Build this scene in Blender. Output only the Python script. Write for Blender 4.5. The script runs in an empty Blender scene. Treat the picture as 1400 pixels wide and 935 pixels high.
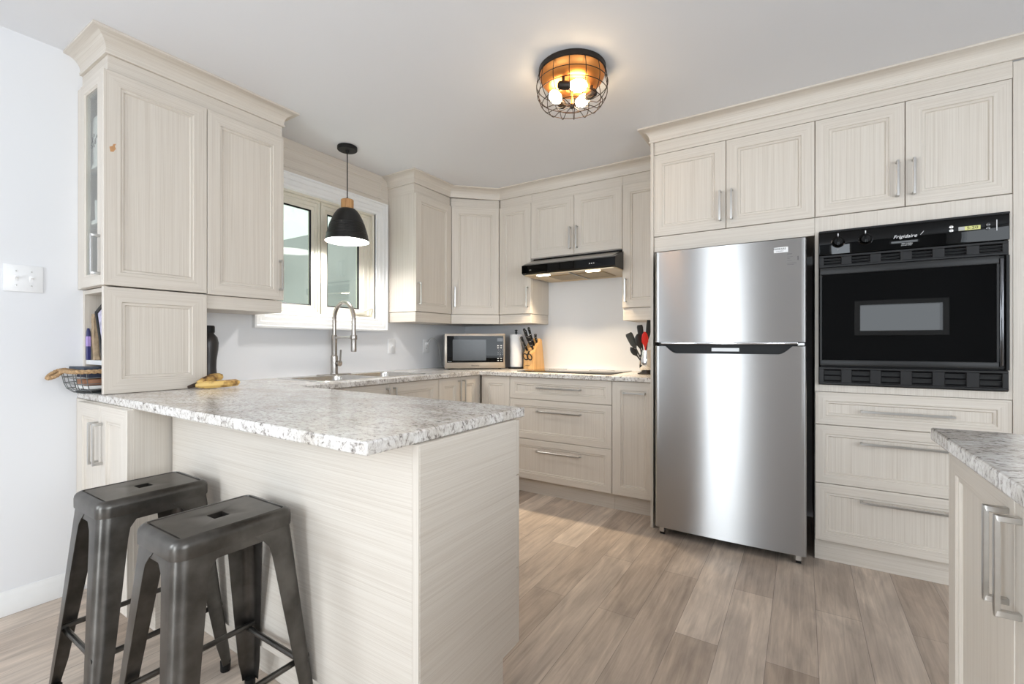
import bpy, bmesh, math, random
from mathutils import Vector, Matrix
random.seed(7)
sc = bpy.context.scene
COL = sc.collection

# ------------------------------------------------------------------ camera, world, exposure
YAW = math.radians(32.3)
cd = bpy.data.cameras.new('camera'); cam = bpy.data.objects.new('camera', cd); COL.objects.link(cam)
cam.location = (0, 0, 1.13); cam.rotation_euler = (math.radians(90), 0, YAW)
cd.sensor_width = 36; cd.lens = 628 / 1400 * 36; cd.shift_y = 2.5 / 1400; cd.clip_start = .02
sc.camera = cam
sc.view_settings.view_transform = 'Standard'; sc.view_settings.look = 'None'
sc.view_settings.gamma = 1; sc.view_settings.use_curve_mapping = False
sc.view_settings.exposure = 0.24
sc.cycles.use_denoising = True
sc.cycles.max_bounces = 10; sc.cycles.diffuse_bounces = 6; sc.cycles.glossy_bounces = 5
sc.cycles.transparent_max_bounces = 12; sc.cycles.sample_clamp_indirect = 6
sc.cycles.caustics_reflective = False; sc.cycles.caustics_refractive = False
w = bpy.data.worlds.new('world'); sc.world = w; w.use_nodes = True
w.node_tree.nodes['Background'].inputs[0].default_value = (.93, .97, 1, 1)
w.node_tree.nodes['Background'].inputs[1].default_value = 2.4

def area(name, loc, rot, sx, sy, power, col=(1, 1, 1), spread=180):
    l = bpy.data.lights.new(name, 'AREA'); l.shape = 'RECTANGLE'; l.size = sx; l.size_y = sy
    l.energy = power; l.color = col; l.spread = math.radians(spread)
    o = bpy.data.objects.new(name, l); COL.objects.link(o); o.location = loc
    o.rotation_euler = [math.radians(a) for a in rot]; return o
RY, RX, CEIL, WX, WY = -3.2, 2.7, 2.449, -2.81, 3.585     # rear wall, right wall, ceiling, window wall, stove wall
# daylight standing in inferred openings behind the camera; the right one is added fill
area('daylight_patio', (-1.17, RY + .01, 1.08), (-90, 0, 180), .74, 2.1, 50, (.83, .92, 1))
area('daylight_rear', (1.22, RY + .01, 1.525), (-90, 0, 180), .94, .39, 8, (.85, .93, 1))
area('daylight_left', (WX + .01, -2.25, 1.5), (90, 0, -90), 1.5, 1.35, 62, (.82, .915, 1))
area('fill_right', (RX - .01, -.6, 1.45), (90, 0, 90), 2.6, 1.5, 58, (.83, .92, 1))  # added fill light that lifts the ambient level, no known window here

# ------------------------------------------------------------------ helpers
class MB:
    def __init__(s): s.bm = bmesh.new(); s.mats = []
    def mi(s, m):
        if m not in s.mats: s.mats.append(m)
        return s.mats.index(m)
    def quad(s, pts, m, smooth=False):
        f = s.bm.faces.new([s.bm.verts.new(p) for p in pts]); f.material_index = s.mi(m); f.smooth = smooth; return f
    def box(s, x0, x1, y0, y1, z0, z1, m, bev=0.0, seg=1):
        t = bmesh.new(); bmesh.ops.create_cube(t, size=1)
        for v in t.verts:
            v.co = Vector(((x0 + x1) / 2 + v.co.x * (x1 - x0), (y0 + y1) / 2 + v.co.y * (y1 - y0), (z0 + z1) / 2 + v.co.z * (z1 - z0)))
        if bev: bmesh.ops.bevel(t, geom=t.edges[:], offset=bev, segments=seg, affect='EDGES', profile=.5)
        s.add(t, m)
    def add(s, t, m, mat4=None, smooth=None):
        i = s.mi(m); mp = {}
        for v in t.verts: mp[v] = s.bm.verts.new(mat4 @ v.co if mat4 else v.co)
        for f in t.faces:
            try: g = s.bm.faces.new([mp[v] for v in f.verts])
            except ValueError: continue
            g.material_index = i; g.smooth = f.smooth if smooth is None else smooth
        t.free()
    def loft(s, loops, m, closed=True, cap0=False, cap1=False, smooth=True):
        i = s.mi(m); L = [[s.bm.verts.new(p) for p in lp] for lp in loops]; n = len(L[0])
        for a, b in zip(L, L[1:]):
            for k in range(n if closed else n - 1):
                f = s.bm.faces.new((a[k], a[(k + 1) % n], b[(k + 1) % n], b[k])); f.material_index = i; f.smooth = smooth
        for c, lp in ((cap0, L[0][::-1]), (cap1, L[-1])):
            if c: f = s.bm.faces.new(lp); f.material_index = i
        return L
    def lathe(s, prof, m, c=(0, 0, 0), n=32, axis='z', smooth=True, caps=False):
        loops = []
        for r, z in prof:
            lp = []
            for k in range(n):
                a = 2 * math.pi * k / n; p = (r * math.cos(a), r * math.sin(a), z)
                if axis == 'x': p = (p[2], p[0], p[1])
                if axis == 'y': p = (p[1], p[2], p[0])
                lp.append((p[0] + c[0], p[1] + c[1], p[2] + c[2]))
            loops.append(lp)
        s.loft(loops, m, True, caps, caps, smooth)
    def tube(s, pts, r, m, n=8, closed=False, caps=True):
        P = [Vector(p) for p in pts]; N = len(P); loops = []; up = None
        for k in range(N):
            if closed: t = P[(k + 1) % N] - P[k - 1]
            else: t = P[min(k + 1, N - 1)] - P[max(k - 1, 0)]
            t.normalize()
            if up is None:
                up = Vector((0, 0, 1)) if abs(t.z) < .9 else Vector((1, 0, 0))
            u = (up - t * up.dot(t)).normalized(); v = t.cross(u); up = u
            rr = r[k] if isinstance(r, (list, tuple)) else r
            loops.append([P[k] + rr * (math.cos(2 * math.pi * j / n) * u + math.sin(2 * math.pi * j / n) * v) for j in range(n)])
        if closed: loops.append(loops[0]); caps = False
        s.loft(loops, m, True, caps, caps)
    def prism(s, poly, d, m, axis='x', bev=0):     # poly in the two other axes, extruded along axis d=(a,b)
        def P(a, b, t): return {'x': (t, a, b), 'y': (a, t, b), 'z': (a, b, t)}[axis]
        t = bmesh.new()
        v0 = [t.verts.new(P(a, b, d[0])) for a, b in poly]; v1 = [t.verts.new(P(a, b, d[1])) for a, b in poly]
        n = len(poly)
        t.faces.new(v0[::-1]); t.faces.new(v1)
        for k in range(n): t.faces.new((v0[k], v0[(k + 1) % n], v1[(k + 1) % n], v1[k]))
        bmesh.ops.recalc_face_normals(t, faces=t.faces[:])
        if bev: bmesh.ops.bevel(t, geom=t.edges[:], offset=bev, segments=2, affect='EDGES')
        s.add(t, m)
    def build(s, name, parent=None, local=False, recalc=True, weld=0):
        if weld: bmesh.ops.remove_doubles(s.bm, verts=s.bm.verts[:], dist=weld)
        if recalc: bmesh.ops.recalc_face_normals(s.bm, faces=s.bm.faces[:])
        if parent and not local:
            q = parent
            while q.parent: q = q.parent
            bmesh.ops.translate(s.bm, verts=s.bm.verts[:], vec=-q.location)
        me = bpy.data.meshes.new(name); s.bm.to_mesh(me); s.bm.free(); me.set_sharp_from_angle(angle=math.radians(32))
        for m in s.mats: me.materials.append(m)
        o = bpy.data.objects.new(name, me); COL.objects.link(o)
        if parent: o.parent = parent
        return o

def tag(o, label=None, cat=None, group=None, kind=None):
    if label: o['label'] = label
    if cat: o['category'] = cat
    if group: o['group'] = group
    if kind: o['kind'] = kind
    return o
def thing(name, label, cat, loc=(0, 0, 0), rz=0, group=None):
    o = bpy.data.objects.new(name, None); COL.objects.link(o); o.empty_display_size = .05
    o.location = loc; o.rotation_euler = (0, 0, rz); return tag(o, label, cat, group)
def struct(mb, name, parent=None):
    o = mb.build(name, parent); o['kind'] = 'structure'; return o
def rrect(a, b, r, z=0, n=6, c=(0, 0)):          # rounded rectangle loop, half sizes a,b
    pts = []
    for cx, cy, a0 in ((a - r, b - r, 0), (-a + r, b - r, 90), (-a + r, -b + r, 180), (a - r, -b + r, 270)):
        for k in range(n):
            t = math.radians(a0 + 90 * k / (n - 1)); pts.append((c[0] + cx + r * math.cos(t), c[1] + cy + r * math.sin(t), z))
    return pts

# ------------------------------------------------------------------ materials
def new_mat(name):
    m = bpy.data.materials.new(name); m.use_nodes = True; nt = m.node_tree
    return m, nt, nt.nodes['Principled BSDF']
def simple(name, col, rough=.5, metal=0, coat=0, var=.04, scale=30, spec=None):
    m, nt, b = new_mat(name)
    n = nt.nodes.new('ShaderNodeTexNoise'); n.inputs['Scale'].default_value = scale; n.inputs['Detail'].default_value = 3
    tc = nt.nodes.new('ShaderNodeTexCoord'); nt.links.new(tc.outputs['Object'], n.inputs['Vector'])
    r = nt.nodes.new('ShaderNodeValToRGB'); nt.links.new(n.outputs['Fac'], r.inputs[0])
    r.color_ramp.elements[0].position = .3; r.color_ramp.elements[1].position = .7
    r.color_ramp.elements[0].color = [c * (1 - var) for c in col] + [1]; r.color_ramp.elements[1].color = [min(1, c * (1 + var)) for c in col] + [1]
    nt.links.new(r.outputs[0], b.inputs['Base Color'])
    b.inputs['Roughness'].default_value = rough; b.inputs['Metallic'].default_value = metal; b.inputs['Coat Weight'].default_value = coat
    if spec is not None: b.inputs['Specular IOR Level'].default_value = spec
    return m
def emis(name, col, s):
    m, nt, b = new_mat(name); b.inputs['Base Color'].default_value = (*col, 1)
    b.inputs['Emission Color'].default_value = (*col, 1); b.inputs['Emission Strength'].default_value = s; return m
def grain(name, vec, c0, c1, c2, rough=.42):
    m, nt, b = new_mat(name); L = nt.links.new
    tc = nt.nodes.new('ShaderNodeNewGeometry'); mp = nt.nodes.new('ShaderNodeMapping'); mp.inputs['Scale'].default_value = vec
    L(tc.outputs['Position'], mp.inputs[0])
    n = nt.nodes.new('ShaderNodeTexNoise'); n.inputs['Scale'].default_value = 1; n.inputs['Detail'].default_value = 4; n.inputs['Roughness'].default_value = .6
    L(mp.outputs[0], n.inputs['Vector'])
    mp2 = nt.nodes.new('ShaderNodeMapping'); mp2.inputs['Scale'].default_value = [v * .3 for v in vec]; L(tc.outputs['Position'], mp2.inputs[0])
    n2 = nt.nodes.new('ShaderNodeTexNoise'); n2.inputs['Scale'].default_value = 1; n2.inputs['Detail'].default_value = 2; L(mp2.outputs[0], n2.inputs['Vector'])
    a = nt.nodes.new('ShaderNodeMath'); a.operation = 'MULTIPLY_ADD'; L(n2.outputs['Fac'], a.inputs[0]); a.inputs[1].default_value = .5; L(n.outputs['Fac'], a.inputs[2])
    r = nt.nodes.new('ShaderNodeValToRGB'); L(a.outputs[0], r.inputs[0]); e = r.color_ramp.elements
    e[0].position = .55; e[0].color = (*c0, 1); e[1].position = .95; e[1].color = (*c2, 1)
    k = e.new(.74); k.color = (*c1, 1)
    L(r.outputs[0], b.inputs['Base Color']); b.inputs['Roughness'].default_value = rough
    bp = nt.nodes.new('ShaderNodeBump'); bp.inputs['Strength'].default_value = .08; bp.inputs['Distance'].default_value = .001
    L(n.outputs['Fac'], bp.inputs['Height']); L(bp.outputs[0], b.inputs['Normal'])
    return m
C0, C1, C2 = (.575, .515, .445), (.645, .59, .52), (.69, .64, .57)
GV = grain('laminate_vertical_grain', (560, 560, 3.0), C0, C1, C2)
GH = grain('laminate_horizontal_grain', (3.0, 3.0, 560), C0, C1, C2)

def wallpaint(name, col, rough=.75):
    m, nt, b = new_mat(name); L = nt.links.new; b.inputs['Base Color'].default_value = (*col, 1); b.inputs['Roughness'].default_value = rough
    g = nt.nodes.new('ShaderNodeNewGeometry'); n = nt.nodes.new('ShaderNodeTexNoise'); n.inputs['Scale'].default_value = 260; n.inputs['Detail'].default_value = 2
    L(g.outputs['Position'], n.inputs['Vector']); bp = nt.nodes.new('ShaderNodeBump'); bp.inputs['Strength'].default_value = .05; bp.inputs['Distance'].default_value = .001
    L(n.outputs['Fac'], bp.inputs['Height']); L(bp.outputs[0], b.inputs['Normal']); return m
WALL = wallpaint('wall_paint', (.78, .785, .80)); CEILM = wallpaint('ceiling_paint', (.79, .80, .825), .9)
TRIM = simple('white_trim_paint', (.82, .82, .81), .4, var=.01); CREAM = simple('cream_vinyl', (.74, .70, .60), .4, var=.02)
NICK = simple('brushed_nickel', (.58, .57, .55), .3, 1, var=.03, scale=90)
CHROME = simple('chrome', (.75, .75, .75), .12, 1, var=.01)
BLACK = simple('black_matte', (.006, .006, .006), .5, var=.1, spec=.3); BLACKG = simple('black_gloss', (.002, .002, .002), .015, spec=.2, var=.05)
BLACKS = simple('black_satin', (.010, .010, .0105), .35, var=.1, spec=.3)
DARKSIDE = simple('dark_appliance_side', (.03, .031, .033), .4, var=.08)
WHITEP = simple('white_plastic', (.85, .85, .85), .35, var=.01); WHITEL = simple('white_lettering', (.8, .8, .8), .5, var=.01)
GREYP = simple('grey_print', (.22, .22, .22), .6, var=.02)
COPPER = simple('copper', (.78, .32, .09), .48, 1, var=.05, scale=12)
BRONZE = simple('dark_bronze', (.035, .027, .022), .42, .6, var=.1)
BAMBOO = grain('bamboo', (150, 150, 4), (.52, .27, .09), (.68, .39, .15), (.76, .47, .21), .4)
OAK = grain('light_oak', (120, 120, 5), (.36, .17, .06), (.55, .30, .12), (.63, .38, .18), .45)
ROPE = simple('jute_rope', (.42, .27, .14), .9, var=.35, scale=120)
STEELB = simple('sink_steel', (.62, .60, .57), .25, 1, var=.05, scale=60)
WIRE = simple('grey_wire', (.16, .17, .17), .4, .6, var=.1)

def steel_aniso():
    m, nt, b = new_mat('stainless_brushed'); L = nt.links.new
    b.inputs['Base Color'].default_value = (.43, .425, .42, 1); b.inputs['Metallic'].default_value = 1; b.inputs['Roughness'].default_value = .34
    b.inputs['Anisotropic'].default_value = 1.0; b.inputs['Anisotropic Rotation'].default_value = .25
    t = nt.nodes.new('ShaderNodeTangent'); t.direction_type = 'UV_MAP'; t.uv_map = 'UVMap'; L(t.outputs[0], b.inputs['Tangent'])
    g = nt.nodes.new('ShaderNodeNewGeometry'); mp = nt.nodes.new('ShaderNodeMapping'); mp.inputs['Scale'].default_value = (6, 6, 500); L(g.outputs['Position'], mp.inputs[0])
    n = nt.nodes.new('ShaderNodeTexNoise'); n.inputs['Scale'].default_value = 1; L(mp.outputs[0], n.inputs['Vector'])
    r = nt.nodes.new('ShaderNodeMapRange'); r.inputs[3].default_value = .29; r.inputs[4].default_value = .33; L(n.outputs['Fac'], r.inputs[0]); L(r.outputs[0], b.inputs['Roughness'])
    return m
STEEL = steel_aniso()

def gunmetal():
    m, nt, b = new_mat('gunmetal'); L = nt.links.new
    g = nt.nodes.new('ShaderNodeTexCoord'); n = nt.nodes.new('ShaderNodeTexNoise'); n.inputs['Scale'].default_value = 14; n.inputs['Detail'].default_value = 5
    L(g.outputs['Object'], n.inputs['Vector']); r = nt.nodes.new('ShaderNodeValToRGB'); L(n.outputs['Fac'], r.inputs[0]); e = r.color_ramp.elements
    e[0].position = .3; e[0].color = (.062, .057, .051, 1); e[1].position = .7; e[1].color = (.135, .127, .117, 1)
    L(r.outputs[0], b.inputs['Base Color']); b.inputs['Metallic'].default_value = .85
    q = nt.nodes.new('ShaderNodeMapRange'); q.inputs[3].default_value = .27; q.inputs[4].default_value = .38; L(n.outputs['Fac'], q.inputs[0]); L(q.outputs[0], b.inputs['Roughness'])
    return m
GUN = gunmetal()

def granite():
    m, nt, b = new_mat('speckled_stone_laminate'); L = nt.links.new
    g = nt.nodes.new('ShaderNodeNewGeometry'); mp = nt.nodes.new('ShaderNodeMapping'); mp.inputs['Scale'].default_value = (1, 1.6, 1); L(g.outputs['Position'], mp.inputs[0])
    n = nt.nodes.new('ShaderNodeTexNoise'); n.inputs['Scale'].default_value = 62; n.inputs['Detail'].default_value = 9; n.inputs['Roughness'].default_value = .72; n.inputs['Distortion'].default_value = .6
    L(mp.outputs[0], n.inputs['Vector'])
    r = nt.nodes.new('ShaderNodeValToRGB'); L(n.outputs['Fac'], r.inputs[0]); e = r.color_ramp.elements
    e[0].position = .33; e[0].color = (.09, .078, .07, 1); e[1].position = .60; e[1].color = (.80, .785, .76, 1)
    for p, c in ((.415, (.34, .31, .285)), (.455, (.60, .565, .53)), (.52, (.71, .685, .655))): k = e.new(p); k.color = (*c, 1)
    n2 = nt.nodes.new('ShaderNodeTexNoise'); n2.inputs['Scale'].default_value = 7; n2.inputs['Detail'].default_value = 3; L(mp.outputs[0], n2.inputs['Vector'])
    r2 = nt.nodes.new('ShaderNodeValToRGB'); L(n2.outputs['Fac'], r2.inputs[0]); r2.color_ramp.elements[0].position = .35; r2.color_ramp.elements[0].color = (.80, .77, .73, 1)
    r2.color_ramp.elements[1].position = .6; r2.color_ramp.elements[1].color = (1, 1, 1, 1)
    mx = nt.nodes.new('ShaderNodeMix'); mx.data_type = 'RGBA'; mx.blend_type = 'MULTIPLY'; mx.inputs[0].default_value = 1
    L(r.outputs[0], mx.inputs[6]); L(r2.outputs[0], mx.inputs[7]); L(mx.outputs[2], b.inputs['Base Color'])
    b.inputs['Roughness'].default_value = .2
    return m
STONE = granite()

def planks():
    m, nt, b = new_mat('vinyl_plank'); L = nt.links.new; N = nt.nodes.new
    g = N('ShaderNodeNewGeometry'); s = N('ShaderNodeSeparateXYZ'); L(g.outputs['Position'], s.inputs[0])
    ax = N('ShaderNodeMath'); ax.operation = 'ADD'; ax.inputs[1].default_value = 10 * .1575 - .205 + .1575 * 10; L(s.outputs['X'], ax.inputs[0])
    ay = N('ShaderNodeMath'); ay.operation = 'ADD'; ay.inputs[1].default_value = 12.3; L(s.outputs['Y'], ay.inputs[0])
    c = N('ShaderNodeCombineXYZ'); L(ay.outputs[0], c.inputs[0]); L(ax.outputs[0], c.inputs[1])
    br = N('ShaderNodeTexBrick'); L(c.outputs[0], br.inputs['Vector']); br.offset = .39; br.offset_frequency = 2; br.squash = 1
    br.inputs['Scale'].default_value = 1; br.inputs['Mortar Size'].default_value = .0011; br.inputs['Mortar Smooth'].default_value = .3
    br.inputs['Brick Width'].default_value = 1.22; br.inputs['Row Height'].default_value = .1575; br.inputs['Bias'].default_value = 0
    br.inputs['Color1'].default_value = (.45, .365, .295, 1); br.inputs['Color2'].default_value = (.69, .595, .505, 1); br.inputs['Mortar'].default_value = (.27, .225, .19, 1)
    # row index shifts the grain so that planks differ
    rw = N('ShaderNodeMath'); rw.operation = 'DIVIDE'; rw.inputs[1].default_value = .1575; L(ax.outputs[0], rw.inputs[0])
    fl = N('ShaderNodeMath'); fl.operation = 'FLOOR'; L(rw.outputs[0], fl.inputs[0])
    fm = N('ShaderNodeMath'); fm.operation = 'MULTIPLY'; fm.inputs[1].default_value = 3.7; L(fl.outputs[0], fm.inputs[0])
    c2 = N('ShaderNodeCombineXYZ'); L(ay.outputs[0], c2.inputs[0]); L(ax.outputs[0], c2.inputs[1]); L(fm.outputs[0], c2.inputs[2])
    mp = N('ShaderNodeMapping'); mp.inputs['Scale'].default_value = (3.0, 52, 1); L(c2.outputs[0], mp.inputs[0])
    n = N('ShaderNodeTexNoise'); n.inputs['Scale'].default_value = 1; n.inputs['Detail'].default_value = 6; n.inputs['Roughness'].default_value = .62; n.inputs['Distortion'].default_value = .7; L(mp.outputs[0], n.inputs['Vector'])
    r = N('ShaderNodeValToRGB'); L(n.outputs['Fac'], r.inputs[0]); e = r.color_ramp.elements
    e[0].position = .25; e[0].color = (.70, .68, .665, 1); e[1].position = .75; e[1].color = (1.16, 1.16, 1.16, 1)
    mp3 = N('ShaderNodeMapping'); mp3.inputs['Scale'].default_value = (1.7, 6, 1); L(c2.outputs[0], mp3.inputs[0])
    n3 = N('ShaderNodeTexNoise'); n3.inputs['Scale'].default_value = 1.4; n3.inputs['Detail'].default_value = 4; n3.inputs['Distortion'].default_value = 1.2; L(mp3.outputs[0], n3.inputs['Vector'])
    r3 = N('ShaderNodeValToRGB'); L(n3.outputs['Fac'], r3.inputs[0]); e = r3.color_ramp.elements
    e[0].position = .3; e[0].color = (.74, .73, .73, 1); e[1].position = .68; e[1].color = (1.14, 1.13, 1.12, 1)
    m1 = N('ShaderNodeMix'); m1.data_type = 'RGBA'; m1.blend_type = 'MULTIPLY'; m1.inputs[0].default_value = 1; L(br.outputs['Color'], m1.inputs[6]); L(r.outputs[0], m1.inputs[7])
    m2 = N('ShaderNodeMix'); m2.data_type = 'RGBA'; m2.blend_type = 'MULTIPLY'; m2.inputs[0].default_value = 1; L(m1.outputs[2], m2.inputs[6]); L(r3.outputs[0], m2.inputs[7])
    L(m2.outputs[2], b.inputs['Base Color']); b.inputs['Roughness'].default_value = .38
    bp = N('ShaderNodeBump'); bp.inputs['Strength'].default_value = .1; bp.inputs['Distance'].default_value = .002; L(n.outputs['Fac'], bp.inputs['Height']); L(bp.outputs[0], b.inputs['Normal'])
    return m
PLANK = planks()

def pane_mat(name, tint, ior=1.5):
    m, nt, b = new_mat(name); L = nt.links.new; nt.nodes.remove(b)
    t = nt.nodes.new('ShaderNodeBsdfTransparent'); t.inputs[0].default_value = (*tint, 1)
    g = nt.nodes.new('ShaderNodeBsdfGlossy'); g.inputs['Roughness'].default_value = .01
    lw = nt.nodes.new('ShaderNodeLayerWeight'); pw = nt.nodes.new('ShaderNodeMath'); pw.operation = 'POWER'; pw.inputs[1].default_value = 3.5; L(lw.outputs['Facing'], pw.inputs[0])
    f = nt.nodes.new('ShaderNodeMath'); f.operation = 'MULTIPLY_ADD'; f.inputs[1].default_value = .7; f.inputs[2].default_value = (ior - 1) ** 2 / (ior + 1) ** 2; L(pw.outputs[0], f.inputs[0])
    mx = nt.nodes.new('ShaderNodeMixShader'); L(f.outputs[0], mx.inputs[0]); L(t.outputs[0], mx.inputs[1]); L(g.outputs[0], mx.inputs[2])
    L(mx.outputs[0], nt.nodes['Material Output'].inputs[0]); return m
GLASS = pane_mat('clear_glass', (.93, .95, .93)); WINGLASS = pane_mat('window_glass', (.86, .91, .88), 1.9)
BULB = emis('warm_bulb', (1, .74, .46), 36); LENS = emis('hood_lens', (1, .86, .62), 18)
PBULB = emis('pendant_bulb', (1, .98, .95), 340)
LCD = emis('lcd', (.42, .42, .16), .55)

# ------------------------------------------------------------------ room shell
mb = MB(); mb.box(WX - .15, RX + .15, RY - .15, WY + .15, -.1, 0, PLANK); struct(mb, 'floor')
mb = MB(); mb.box(WX - .15, RX + .15, RY - .15, WY + .15, CEIL, CEIL + .1, CEILM); struct(mb, 'ceiling')
mb = MB(); mb.box(WX - .15, RX + .15, WY, WY + .15, 0, CEIL, WALL); struct(mb, 'wall_back')
REARP = wallpaint('rear_wall_reflection_dark', (.20, .205, .215))  # wall tone made dark so the oven and fridge reflections darken
def holed_wall(name, axis, plane, thick, lo, hi, holes, m=None):
    m = m or WALL
    mb = MB(); us = sorted({lo, hi, *[h[0] for h in holes], *[h[1] for h in holes]}); zs = sorted({0, CEIL, *[h[2] for h in holes], *[h[3] for h in holes]})
    for a, b in zip(us, us[1:]):
        for c, d in zip(zs, zs[1:]):
            if any(h[0] <= a and b <= h[1] and h[2] <= c and d <= h[3] for h in holes): continue
            p0, p1 = sorted((plane, plane + thick))
            if axis == 'x': mb.box(p0, p1, a, b, c, d, m)
            else: mb.box(a, b, p0, p1, c, d, m)
    return struct(mb, name)
WIN = (1.60, 2.455, 1.325, 2.135)
holed_wall('wall_left', 'x', WX, -.15, RY, WY, [WIN, (-3.0, -1.5, .825, 2.175)])
holed_wall('wall_rear', 'y', RY, -.15, WX - .15, RX + .15, [(-1.54, -.80, .03, 2.13), (.75, 1.69, 1.33, 1.72)], REARP)
holed_wall('wall_right', 'x', RX, .15, RY, WY, [(-1.9, .7, .7, 2.2)])

# baseboard along the window wall, camera side of the cabinets
mb = MB()
prof = [(0, 0), (.016, 0), (.016, .055), (.012, .062), (.012, .075), (.006, .088), (.004, .098), (0, .098)]
mb.prism([(WX + a, b) for a, b in prof], (RY, .775), TRIM, axis='y')
struct(mb, 'baseboard_left')

def opening_trim(name, axis, plane, sgn, u0, u1, z0, z1, bars=()):
    mb = MB(); t = .07
    def bx(a, b, c, d):
        p0, p1 = sorted((plane - sgn * .08, plane + sgn * .02))
        if axis == 'x': mb.box(p0, p1, a, b, c, d, TRIM, .004)
        else: mb.box(a, b, p0, p1, c, d, TRIM, .004)
    bx(u0 - t, u0, z0 - t, z1 + t); bx(u1, u1 + t, z0 - t, z1 + t); bx(u0, u1, z1, z1 + t); bx(u0, u1, z0 - t, z0)
    struct(mb, name)
opening_trim('door_1', 'y', RY, 1, -1.54, -.80, .03, 2.13)
opening_trim('window_2', 'y', RY, 1, .75, 1.69, 1.33, 1.72)
opening_trim('window_3', 'x', WX, 1, -3.0, -1.5, .825, 2.175)
opening_trim('fill_opening_right', 'x', RX, -1, -1.9, .7, .7, 2.2)  # opening added in the unseen right wall to hold the fill light

# kitchen window over the sink
win = bpy.data.objects.new('window_1', None); COL.objects.link(win); win.location = (WX, 2.03, 1.33); win['kind'] = 'structure'
def frame_sweep(mb, prof, y0, y1, z0, z1, m):
    # prof: list of (inset from outer rectangle, height off the wall); mitred picture frame
    loops = []
    for i, h in prof:
        loops.append([(WX + h, y0 + i, z0 + i), (WX + h, y1 - i, z0 + i), (WX + h, y1 - i, z1 - i), (WX + h, y0 + i, z1 - i)])
    mb.loft(loops, m, True, smooth=False)
mb = MB(); frame_sweep(mb, [(0, 0), (0, .034), (.012, .036), (.018, .028), (.04, .026), (.046, .020), (.07, .018), (.078, .012), (.092, .012), (.098, .002), (.098, -.02)], 1.505, 2.555, 1.228, 2.232, TRIM)
struct(mb, 'casing', win)
mb = MB(); y0, y1, z0, z1 = WIN
frame_sweep(mb, [(0, 0), (0, -.15), (.03, -.15), (.03, -.11), (.012, -.10), (.012, -.02), (0, -.012)], y0, y1, z0, z1, CREAM)
struct(mb, 'jamb', win)
for a, b in ((1.60, 2.005), (2.005, 2.455)):
    ga, gb = (1.645, 1.945) if a < 1.7 else (2.072, 2.352)
    mb = MB(); gz0, gz1 = 1.395, 2.056
    loops = []
    for k, x in ((0, -.10), (0, -.045), (.25, -.045), (.3, -.052), (.62, -.052), (.68, -.060), (1, -.066), (1, -.1)):
        A = a + .004 + (ga - a - .004) * k; B = b - .004 + (gb - b + .004) * k; Z0 = z0 + .012 + (gz0 - z0 - .012) * k; Z1 = z1 - .012 + (gz1 - z1 + .012) * k
        loops.append([(WX + x, A, Z0), (WX + x, B, Z0), (WX + x, B, Z1), (WX + x, A, Z1)])
    mb.loft(loops, CREAM, smooth=False); struct(mb, 'sash', win)
    mb = MB(); mb.loft([[(WX + x, ga + i, gz0 + i), (WX + x, gb - i, gz0 + i), (WX + x, gb - i, gz1 - i), (WX + x, ga + i, gz1 - i)] for i, x in ((-.002, -.0665), (.0, -.0655), (.008, -.07), (.008, -.08))], BLACK, smooth=False)
    struct(mb, 'gasket', win)
    mb = MB(); mb.box(WX - .078, WX - .072, ga, gb, gz0, gz1, WINGLASS); struct(mb, 'pane', win)
mb = MB(); mb.box(WX - .052, WX - .02, 2.30, 2.38, 1.352, 1.378, CREAM, .006, 2); mb.tube([(WX - .03, 2.36, 1.375), (WX - .015, 2.39, 1.392), (WX - .01, 2.43, 1.402), (WX - .008, 2.435, 1.404)], [.008, .006, .006, .009], CREAM)
struct(mb, 'crank_handle', win)
# stand-in surfaces outside, added to imitate the room's reflection in the panes
OUT = simple('backdrop_grey', (.28, .285, .265), .8, var=.12, scale=1.5); OUTPALE = simple('backdrop_pale', (.80, .84, .76), .8, var=.02)
mb = MB(); mb.box(-6.6, -6.5, -1, 9, -.1, 3.6, OUT); mb.box(-6.5, WX - .15, 7.0, 7.1, -.1, 3.6, OUT); struct(mb, 'reflection_backdrop_1')
mb = MB(); mb.box(-6.5, WX - .16, -1, 3.05, 2.32, 2.40, OUTPALE); struct(mb, 'reflection_backdrop_2')

# ------------------------------------------------------------------ cabinet pieces
def door_mesh(O, U, N, w, h, t=.02, fw=.058, glass=False, mats=None):
    """framed door: O bottom corner on carcass face, U along width, N outward; mitred rails and stiles, bead, recessed panel."""
    O, U, N = Vector(O), Vector(U).normalized(), Vector(N).normalized(); Z = Vector((0, 0, 1)); mb = MB()
    fw = min(fw, w * .27, h * .27)
    rings = [(0, 0), (0, t - .002), (.002, t), (fw, t), (fw + .003, t - .005), (fw + .012, t - .004), (fw + .016, t - .010)]
    if glass: rings = [(0, 0), (0, t - .002), (.002, t), (fw, t), (fw + .003, t - .004), (fw + .008, t - .004), (fw + .01, t - .012), (fw + .01, 0), (0, 0)]
    L = []
    for i, d in rings:
        L.append([O + U * a + Z * b + N * d for a, b in ((i, i), (w - i, i), (w - i, h - i), (i, h - i))])
    V = [[mb.bm.verts.new(p) for p in lp] for lp in L]
    gh, gv = mb.mi(GH), mb.mi(GV)
    for a, b in zip(V, V[1:]):
        for k in range(4):
            f = mb.bm.faces.new((a[k], a[(k + 1) % 4], b[(k + 1) % 4], b[k])); f.material_index = gh if k % 2 == 0 else gv
    if not glass:
        f = mb.bm.faces.new(V[-1]); f.material_index = gv
        f = mb.bm.faces.new(V[0][::-1]); f.material_index = gv
    return mb
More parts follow.
